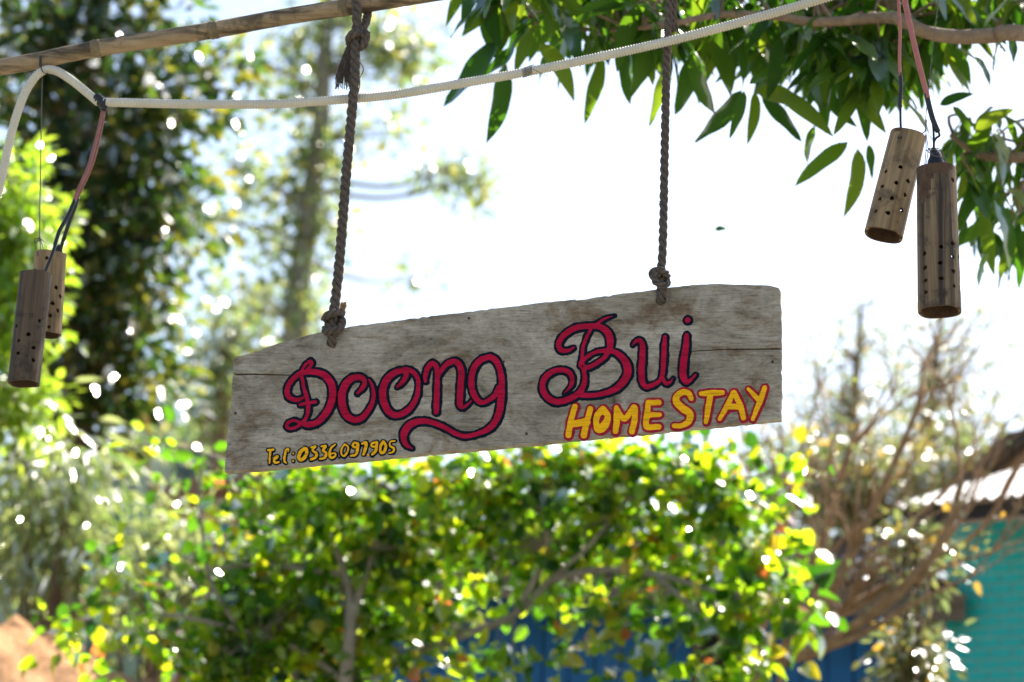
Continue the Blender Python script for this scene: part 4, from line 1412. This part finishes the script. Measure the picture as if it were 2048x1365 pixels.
glyph('c5', [[(1200, 412, 12), (1240, 368, 24), (1290, 362, 30), (1316, 420, 36), (1316, 550, 40), (1306, 700, 42), (1312, 820, 40), (1350, 898, 34), (1430, 885, 32), (1510, 838, 28), (1550, 760, 30), (1564, 600, 34), (1570, 450, 34), (1580, 318, 26)],
             [(1552, 800, 28), (1590, 862, 26), (1640, 850, 20), (1672, 800, 8)]], R, NV, 4.4, 1.0, 'crimson letter u')
glyph('c5', [[(1832, 300, 32), (1826, 420, 40), (1806, 560, 46), (1790, 700, 46), (1800, 800, 44), (1832, 848, 32), (1890, 815, 22), (1940, 760, 14)], [(1845, 122, 38)]], R, NV, 4.4, 1.0, 'crimson letter i with a round dot')
YL, RL = M['yellow'], M['crim2']
for lab, st in (('yellow H', [[(182, 290, 26), (150, 400, 27), (122, 550, 28)], [(322, 312, 26), (290, 430, 28), (262, 552, 30)], [(150, 450, 32), (290, 428, 35)]]),
                ('yellow O', [[(435, 318, 34), (388, 370, 30), (375, 430, 28), (392, 495, 32), (432, 482, 40), (470, 430, 34), (478, 370, 28), (435, 318, 34)]]),
                ('yellow M', [[(558, 300, 22), (562, 410, 30), (552, 515, 26)], [(562, 312, 22), (635, 402, 26), (720, 292, 24), (726, 400, 28), (700, 518, 28)]]),
                ('yellow E', [[(850, 252, 24), (840, 350, 28), (835, 470, 28), (945, 474, 26)], [(860, 255, 26), (945, 253, 26)], [(850, 365, 28), (952, 365, 20)]]),
                ('yellow S', [[(1240, 215, 24), (1215, 168, 26), (1160, 160, 28), (1107, 200, 30), (1107, 250, 32), (1160, 305, 34), (1225, 352, 34), (1220, 420, 30), (1160, 462, 24), (1085, 466, 22)]]),
                ('yellow T', [[(1330, 172, 22), (1430, 167, 28), (1525, 163, 22)], [(1415, 182, 28), (1392, 320, 27), (1375, 430, 20)]]),
                ('yellow A', [[(1622, 162, 22), (1570, 280, 25), (1500, 400, 20)], [(1630, 162, 24), (1690, 290, 27), (1715, 395, 24)], [(1560, 292, 26), (1690, 288, 28)]]),
                ('yellow Y', [[(1760, 130, 16), (1852, 226, 27)], [(1910, 118, 22), (1870, 230, 27), (1800, 405, 18)]])):
    glyph('c6', st, YL, RL, 4.7, 0.9, lab, shift=(0.8, 0.6), thin=0.2)
AM = M['amber']
for lab, st in (('amber T', [[(168, 262, 13), (235, 256, 13)], [(197, 260, 15), (191, 350, 13), (185, 432, 9)]]),
                ('amber e', [[(255, 380, 12), (292, 350, 12), (282, 336, 12), (252, 362, 14), (246, 402, 14), (268, 424, 14), (308, 414, 10)]]),
                ('amber l', [[(425, 280, 7), (426, 248, 11), (398, 262, 13), (382, 340, 15), (376, 400, 13), (398, 425, 9)]]),
                ('amber colon', [[(490, 305, 11)], [(490, 398, 12)]]),
                ('amber 0 after the colon', [[(640, 240, 20), (588, 280, 23), (562, 350, 21), (580, 388, 18), (625, 368, 23), (660, 310, 21), (662, 252, 18), (640, 240, 20)]]),
                ('amber 3, first', [[(722, 226, 12), (774, 216, 13), (738, 264, 13), (788, 302, 17), (774, 355, 17), (716, 383, 14)]]),
                ('amber 3, second', [[(852, 214, 12), (908, 210, 14), (872, 264, 14), (913, 302, 17), (890, 358, 17), (832, 374, 12)]]),
                ('amber 6', [[(1028, 188, 8), (972, 240, 14), (955, 318, 16), (978, 362, 14), (1030, 336, 12), (1024, 302, 10), (975, 304, 10)]]),
                ('amber 0, middle', [[(1150, 186, 10), (1112, 240, 11), (1106, 308, 11), (1140, 336, 13), (1180, 290, 13), (1194, 222, 11), (1150, 186, 10)]]),
                ('amber 9, first', [[(1318, 175, 15), (1268, 170, 16), (1254, 212, 13), (1300, 222, 14), (1318, 185, 17), (1314, 250, 17), (1290, 320, 17), (1226, 334, 12)]]),
                ('amber 7', [[(1372, 180, 12), (1422, 166, 18), (1415, 240, 21), (1390, 315, 16)]]),
                ('amber 9, second', [[(1558, 156, 14), (1500, 178, 16), (1494, 212, 12), (1545, 214, 13), (1562, 166, 15), (1546, 270, 18), (1500, 318, 16)]]),
                ('amber 0, last', [[(1642, 152, 18), (1607, 220, 16), (1612, 288, 18), (1650, 288, 18), (1676, 210, 18), (1642, 152, 18)]]),
                ('amber 5', [[(1793, 142, 8), (1732, 156, 11), (1732, 208, 12), (1780, 238, 14), (1768, 284, 12), (1718, 300, 9)]])):
    glyph('c7', st, AM, M['navy'], 3.0, 0.7, lab, shift=(0.4, 0.4), thin=0.0)
glyph('c7', [[(1450, 326, 13)]], AM, None, 0, 0.7, 'amber full stop', thin=0.0)
glyph('c7', [[(1077, 355, 8)]], AM, M['navy'], 1.6, 0.6, 'small dark full stop', gain=0.5, thin=0.0)
# iron nails and old nail holes
for (x, y) in ((938, 637), (1007, 724), (1053, 868), (1545, 724), (471, 827)):
    c = SL(x, y)
    v, f = tube([(c[0], -0.0006, c[2]), (c[0], 0.004, c[2])], 0.0028, 10)
    mk('nail', v, f, M['dark_in'], sign)

# ------------------------------------------------------------------ white corrugated conduit
con = thing('corrugated_conduit', 'long off white corrugated conduit sagging across the whole picture', 'conduit', S(205, 205, 0.02))


def corrugated(path, r):
    p, s = resample(path, 0.0058 / 7)
    rr_ = r * (0.99 + 0.12 * np.clip(1.6 * np.sin(2 * np.pi * s / 0.0058), -1, 0.55))
    return tube(p, rr_, 14)


c_left = crom([S(x, y, o) for x, y, o in [(-60, 520, 0.02), (-20, 430, 0.02), (2, 362, 0.02), (22, 270, 0.02), (44, 200, 0.02), (66, 160, 0.022), (88, 141, 0.022), (112, 142, 0.02), (142, 160, 0.018), (172, 184, 0.018), (198, 206, 0.018)]], 14)
adopt(mk('conduit_tube', *corrugated(c_left, 0.0092), M['conduit'], None, True), con)
c_right = crom([S(x, y, o) for x, y, o in [(208, 205, 0.018), (260, 206, 0.02), (340, 208, 0.024), (440, 209, 0.026), (560, 208, 0.026), (700, 198, 0.024), (800, 188, 0.012), (930, 166, -0.004), (1060, 143, -0.018), (1200, 114, -0.026), (1340, 82, -0.03), (1470, 48, -0.03), (1590, 14, -0.03), (1700, -20, -0.03), (1850, -76, -0.03), (2200, -200, -0.02), (2500, -280, 0.0)]], 14)
adopt(mk('conduit_tube', *corrugated(c_right, 0.0096), M['conduit'], None, True), con)
tp_ = MB()
tp_.add(*tube(crom([S(x, y, 0.018) for x, y in [(192, 194), (198, 200), (204, 206), (208, 214), (207, 222)]], 4), [0.0104, 0.0112, 0.0105, 0.0118, 0.012, 0.0112, 0.0108, 0.0118, 0.011, 0.0105, 0.0112, 0.010, 0.0085, 0.0075, 0.008, 0.0072, 0.0065], 12))
tp_.add(*tube([S(203, 206, 0.018), S(214, 207, 0.018)], [0.0102, 0.0108], 12))
adopt(tp_.build('electrical_tape', M['tape'], None, True), con)

# wire binding conduit to pole
bwire = thing('binding_wire', 'dark wire tying the white conduit under the bamboo pole', 'wire', S(85, 140, 0.02))
for dx in (0, 2.6, -2.0):
    pts = []
    for k in range(26):
        a = k / 25 * 2 * math.pi
        pts.append(S(84 + dx * math.cos(a * 0.5) + 3 * math.sin(a), 121.5 + 21 * math.cos(a) + (5 if math.cos(a) < -0.5 else 0), 0.032 + 0.0215 * math.sin(a)))
    adopt(mk('wire_turn', *tube(pts, 0.0011, 6), M['wire'], None, True), bwire)
adopt(mk('wire_tail', *tube(crom([S(x, y, o) for x, y, o in [(82, 136, 0.012), (86, 144, 0.008), (93, 148, 0.010), (97, 143, 0.03), (88, 134, 0.034)]], 5), 0.0012, 6), M['wire'], None, True), bwire)
# thin wire wrapped round the conduit farther right
cw = thing('tie_wire', 'fine wire twisted round the conduit above the sign\'s middle', 'wire', S(1055, 144, -0.018))
pts = [S(1046 + k * 0.35 + 2 * math.sin(k * 0.9), 146 - k * 0.12 + 10.5 * math.cos(k * 0.9), -0.018 + 0.0112 * math.sin(k * 0.9)) for k in range(60)]
adopt(mk('wire_turn', *tube(pts, 0.0006, 5), M['wire'], None, True), cw)
adopt(mk('wire_tail', *tube(crom([S(x, y, -0.028) for x, y in [(1062, 136), (1072, 142), (1084, 147), (1097, 153)]], 4), 0.0005, 5), M['wire'], None, True), cw)


# ------------------------------------------------------------------ bamboo tube lamps
def lamp(label, top, bot, r_top, r_bot, off_t, off_b, holes, org, sc, mat, back=True):
    A, B = S(*top, off_t), S(*bot, off_b)
    t = thing('bamboo_lamp', label, 'lamp', B, 'bamboo tube lamps')
    zax = (A - B).normalized()
    yax = (FW - zax * FW.dot(zax)).normalized()
    xax = yax.cross(zax)
    Lh = (A - B).length
    mw = Matrix(((xax.x, yax.x, zax.x, B.x), (xax.y, yax.y, zax.y, B.y), (xax.z, yax.z, zax.z, B.z), (0, 0, 0, 1)))
    ns, nz = 40, 26
    v, f = [], []
    rl_ = random.Random(label)
    ph = rl_.uniform(0, 6)
    for s, (ka, kb) in enumerate(((1.0, 1.0), (0.84, 0.86))):
        for j in range(nz + 1):
            h = j / nz
            for i in range(ns):
                a = 2 * math.pi * i / ns
                r = (r_bot + (r_top - r_bot) * h) * (ka if s == 0 else kb) * (1 + 0.012 * math.sin(2 * a + ph) + 0.008 * math.sin(3 * a + ph + h * 3))
                zz = Lh * h + (0.0012 * math.sin(3 * a + ph) if j in (0, nz) else 0)
                v.append((r * math.sin(a), -r * math.cos(a), zz))
    o2 = (nz + 1) * ns
    for j in range(nz):
        for i in range(ns):
            k = (i + 1) % ns
            f.append((j * ns + i, j * ns + k, (j + 1) * ns + k, (j + 1) * ns + i))
            f.append((o2 + j * ns + k, o2 + j * ns + i, o2 + (j + 1) * ns + i, o2 + (j + 1) * ns + k))
    for i in range(ns):
        k = (i + 1) % ns
        f.append((k, i, o2 + i, o2 + k))
        f.append((nz * ns + i, nz * ns + k, o2 + nz * ns + k, o2 + nz * ns + i))
    tb = mk('bamboo_tube', v, f, mat)
    cm = MB()
    for (hx, hy) in holes:
        px, py = hx / sc + org[0], hy / sc + org[1]
        q = S(px, py, 0.5 * (off_t + off_b))
        loc = mw.inverted() @ q
        h = loc.z / Lh
        r = r_bot + (r_top - r_bot) * h
        sfr = max(-0.97, min(0.97, loc.x / r))
        a = math.asin(sfr)
        zz = loc.z
        hr = rl_.uniform(0.0040, 0.0052)
        for aa, dz in ((a, 0.0),) + (((a + math.pi, 0.012),) if back and rl_.random() < 0.35 else ()):
            d = Vector((math.sin(aa), -math.cos(aa), 0))
            hv, hf = tube([d * (r * 0.6) + Vector((0, 0, zz + dz)), d * (r * 1.3) + Vector((0, 0, zz + dz))], hr, 11)
            cc_ = Vector((0, 0, zz + dz))
            for q in range(11):
                g = rl_.uniform(0.78, 1.28)
                for e in (q, q + 11):
                    w = Vector(hv[e]) - cc_
                    ax = d * w.dot(d)
                    hv[e] = tuple(cc_ + ax + (w - ax) * g)
            cm.add(hv, hf)
    apply_bool(tb, cm)
    tb.data.materials.clear()
    tb.data.materials.append(mat)
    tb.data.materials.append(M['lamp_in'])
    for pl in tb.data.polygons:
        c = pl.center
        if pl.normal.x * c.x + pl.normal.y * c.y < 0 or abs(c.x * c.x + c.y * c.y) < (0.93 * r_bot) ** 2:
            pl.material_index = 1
        else:
            pl.material_index = 0
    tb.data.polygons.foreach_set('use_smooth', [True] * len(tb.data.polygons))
    tb.data.set_sharp_from_angle(angle=rad(38))
    tb.parent = t
    tb.matrix_parent_inverse = Matrix.Identity(4)
    tb.matrix_local = Matrix.Translation(-B) @ mw
    # closed node near the top carries the socket
    dv, df = tube([(0, 0, Lh * 0.93), (0, 0, Lh * 0.955)], r_top * 0.80, 24)
    dd = mk('diaphragm', dv, df, M['lamp_tan'], t)
    dd.matrix_local = Matrix.Translation(-B) @ mw
    return t, mw, Lh


def cord(t, name, pts, r, mat, segs=8):
    return adopt(mk(name, *tube(crom([S(*p) for p in pts], 6), r, segs), M[mat], None, True), t)


o6, s6 = (1640, 0), 2.0686
la, mwA, LhA = lamp('dark stained bamboo tube lamp, lower and nearer of the right pair', (1872.5, 340), (1879.5, 624), 0.0385, 0.0415, -0.02, -0.045,
                    [(485, 1054), (537, 1088), (480, 1122), (537, 1150), (420, 1135), (482, 1187), (538, 1212), (420, 1190), (418, 1075), (420, 1240), (537, 1030), (568, 1075), (570, 1140), (545, 755)], o6, s6, M['lamp_dark'])
adopt(mk('socket', *tube([S(x, y, -0.02) for x, y in [(1873, 346), (1872, 336), (1872, 322), (1871, 312), (1868, 302), (1867, 296)]], [0.018, 0.0185, 0.0165, 0.012, 0.008, 0.004], 16), M['tape'], None, True), la)
cord(la, 'cord', [(1803, -60, -0.03), (1808, 0, -0.03), (1818, 45, -0.03), (1832, 110, -0.028), (1845, 160, -0.024), (1855, 196, -0.022)], 0.0046, 'cord')
cord(la, 'cord', [(1806, -60, -0.034), (1812, 0, -0.034), (1824, 60, -0.034), (1836, 112, -0.032), (1848, 160, -0.028), (1857, 196, -0.026)], 0.0038, 'cord')
cord(la, 'cord_tape', [(1853, 188, -0.022), (1859, 215, -0.021), (1866, 240, -0.02), (1876, 264, -0.02)], 0.0056, 'tape')
cord(la, 'cord_end', [(1870, 250, -0.02), (1879, 270, -0.02), (1873, 276, -0.021), (1868, 285, -0.02), (1868, 302, -0.02)], 0.0024, 'tape')
cord(la, 'cord_end', [(1864, 236, -0.02), (1867, 262, -0.02), (1868, 302, -0.02)], 0.0024, 'tape')
cord(la, 'string', [(1882, -60, 0.0), (1877, 0, 0.0), (1866, 90, 0.0), (1857, 180, -0.01), (1851, 250, -0.02), (1856, 300, -0.03), (1850, 338, -0.045)], 0.0009, 'twine', 5)
for q in ([(1851, 270, -0.03), (1852, 300, -0.05), (1848, 342, -0.05)], [(1856, 300, -0.04), (1880, 302, -0.045), (1890, 320, -0.045), (1897, 345, -0.05)], [(1856, 298, 0.01), (1878, 298, 0.01), (1888, 312, 0.015), (1892, 342, 0.018)],
          [(1852, 300, -0.05), (1868, 312, -0.05), (1885, 316, -0.045), (1896, 338, -0.05)], [(1858, 296, -0.03), (1862, 306, -0.03), (1874, 306, -0.03), (1884, 300, -0.03)]):
    cord(la, 'twine', q, 0.0010, 'twine', 5)
lb, _, _ = lamp('tan bamboo tube lamp tilted behind, upper of the right pair', (1816, 272), (1767, 471), 0.0362, 0.0385, 0.075, 0.045,
                [(318, 588), (258, 732), (316, 718), (240, 797), (296, 787), (350, 772), (228, 853), (276, 853), (336, 832), (211, 905), (256, 917), (319, 898), (380, 830)], o6, s6, M['lamp_tan'])
adopt(mk('socket', *tube([S(x, y, 0.075) for x, y in [(1808, 276), (1804, 264), (1802, 258)]], [0.018, 0.014, 0.004], 14), M['tape'], None, True), lb)
cord(lb, 'cord', [(1796, -60, 0.05), (1797, 0, 0.05), (1800, 60, 0.055), (1799, 110, 0.06), (1800, 152, 0.065)], 0.0035, 'cord')
cord(lb, 'cord_tape', [(1800, 146, 0.065), (1802, 175, 0.068), (1800, 205, 0.07), (1801, 215, 0.072)], 0.0042, 'tape')
cord(lb, 'cord_end', [(1801, 205, 0.07), (1801, 240, 0.072), (1802, 262, 0.075)], 0.0026, 'tape')
cord(lb, 'twine', [(1794, 286, 0.036), (1800, 274, 0.036), (1815, 264, 0.05), (1838, 268, 0.06), (1850, 262, 0.05), (1853, 240, 0.03)], 0.0012, 'twine', 5)

o2_, s2 = (0, 420), 3.413
lc, _, _ = lamp('dark bamboo tube lamp, lower and nearer of the left pair', (71.5, 549), (47.5, 768), 0.0335, 0.0330, -0.01, -0.022,
                [(125, 820), (280, 775), (213, 880), (145, 925), (245, 967), (143, 1013), (243, 1050), (88, 912), (84, 993)], o2_, s2, M['lamp_brown'])
cord(lc, 'cord', [(206, 218, 0.018), (196, 265, 0.02), (178, 330, 0.02), (154, 385, 0.018), (146, 408, 0.016)], 0.0036, 'cord_dark')
cord(lc, 'cord_tape', [(150, 400, 0.016), (136, 432, 0.010), (120, 460, 0.004), (110, 490, 0.0)], 0.0045, 'tape')
cord(lc, 'cord_end', [(113, 482, 0.0), (104, 510, -0.004), (94, 535, -0.008), (88, 552, -0.01)], 0.0036, 'tape')
cord(lc, 'twine', [(62, 548, -0.03), (68, 538, -0.025), (74, 541, -0.02), (78, 549, -0.012)], 0.0010, 'twine', 5)
adopt(mk('socket', *tube([S(x, y, -0.01) for x, y in [(84, 556), (86, 547), (88, 540)]], [0.012, 0.010, 0.004], 12), M['tape'], None, True), lc)
ldp, _, _ = lamp('bamboo tube lamp half hidden behind, upper of the left pair', (101, 509), (91, 670), 0.0345, 0.0335, 0.085, 0.085,
                 [(340, 360), (397, 550), (375, 660), (360, 745), (350, 822), (418, 600), (405, 700)], o2_, s2, M['lamp_tan'])
cord(ldp, 'cord', [(209, 218, 0.024), (201, 265, 0.03), (184, 330, 0.04), (162, 380, 0.05), (152, 402, 0.055)], 0.0036, 'cord_dark')
cord(ldp, 'cord_tape', [(156, 395, 0.055), (148, 420, 0.06), (136, 452, 0.065), (127, 480, 0.075)], 0.0045, 'tape')
cord(ldp, 'cord_end', [(129, 474, 0.075), (123, 492, 0.08), (118, 512, 0.085)], 0.004, 'tape')
adopt(mk('socket', *tube([S(x, y, 0.085) for x, y in [(115, 516), (117, 500), (120, 490)]], [0.010, 0.009, 0.004], 12), M['tape'], None, True), ldp)
cord(ldp, 'string', [(85, 142, 0.03), (83, 220, 0.04), (81, 340, 0.06), (79, 470, 0.075), (80, 482, 0.075)], 0.0013, 'twine', 5)
for q in ([(79, 474, 0.075), (73, 484, 0.07), (72, 495, 0.06), (75, 512, 0.05)], [(80, 474, 0.075), (84, 490, 0.07), (89, 510, 0.06)], [(78, 480, 0.07), (70, 486, 0.07), (71, 478, 0.07), (80, 478, 0.07), (88, 484, 0.07)], [(80, 478, 0.07), (81, 495, 0.06), (82, 510, 0.06)]):
    cord(ldp, 'twine', q, 0.0010, 'twine', 5)

# ------------------------------------------------------------------ spider thread with a caught scrap of leaf
th = thing('spider_thread', 'faint spider thread hanging below the mango leaves with a caught leaf scrap', 'thread', P(1425, 540, 6.3))
adopt(mk('thread_line', *tube(crom([P(1506, 280, 6.3), P(1490, 330, 6.3), P(1455, 440, 6.3), P(1425, 540, 6.3)], 6), 0.00045, 4), M['conduit']), th)
v, f = leaf_template('lance', 3)
c0, c1 = P(1430, 459, 6.3), P(1452, 457, 6.3)
ob = place_leaf(ml[2], c0, c1 - c0, -FW, (c1 - c0).length, th, 1.7)
ob.name = 'leaf_scrap'
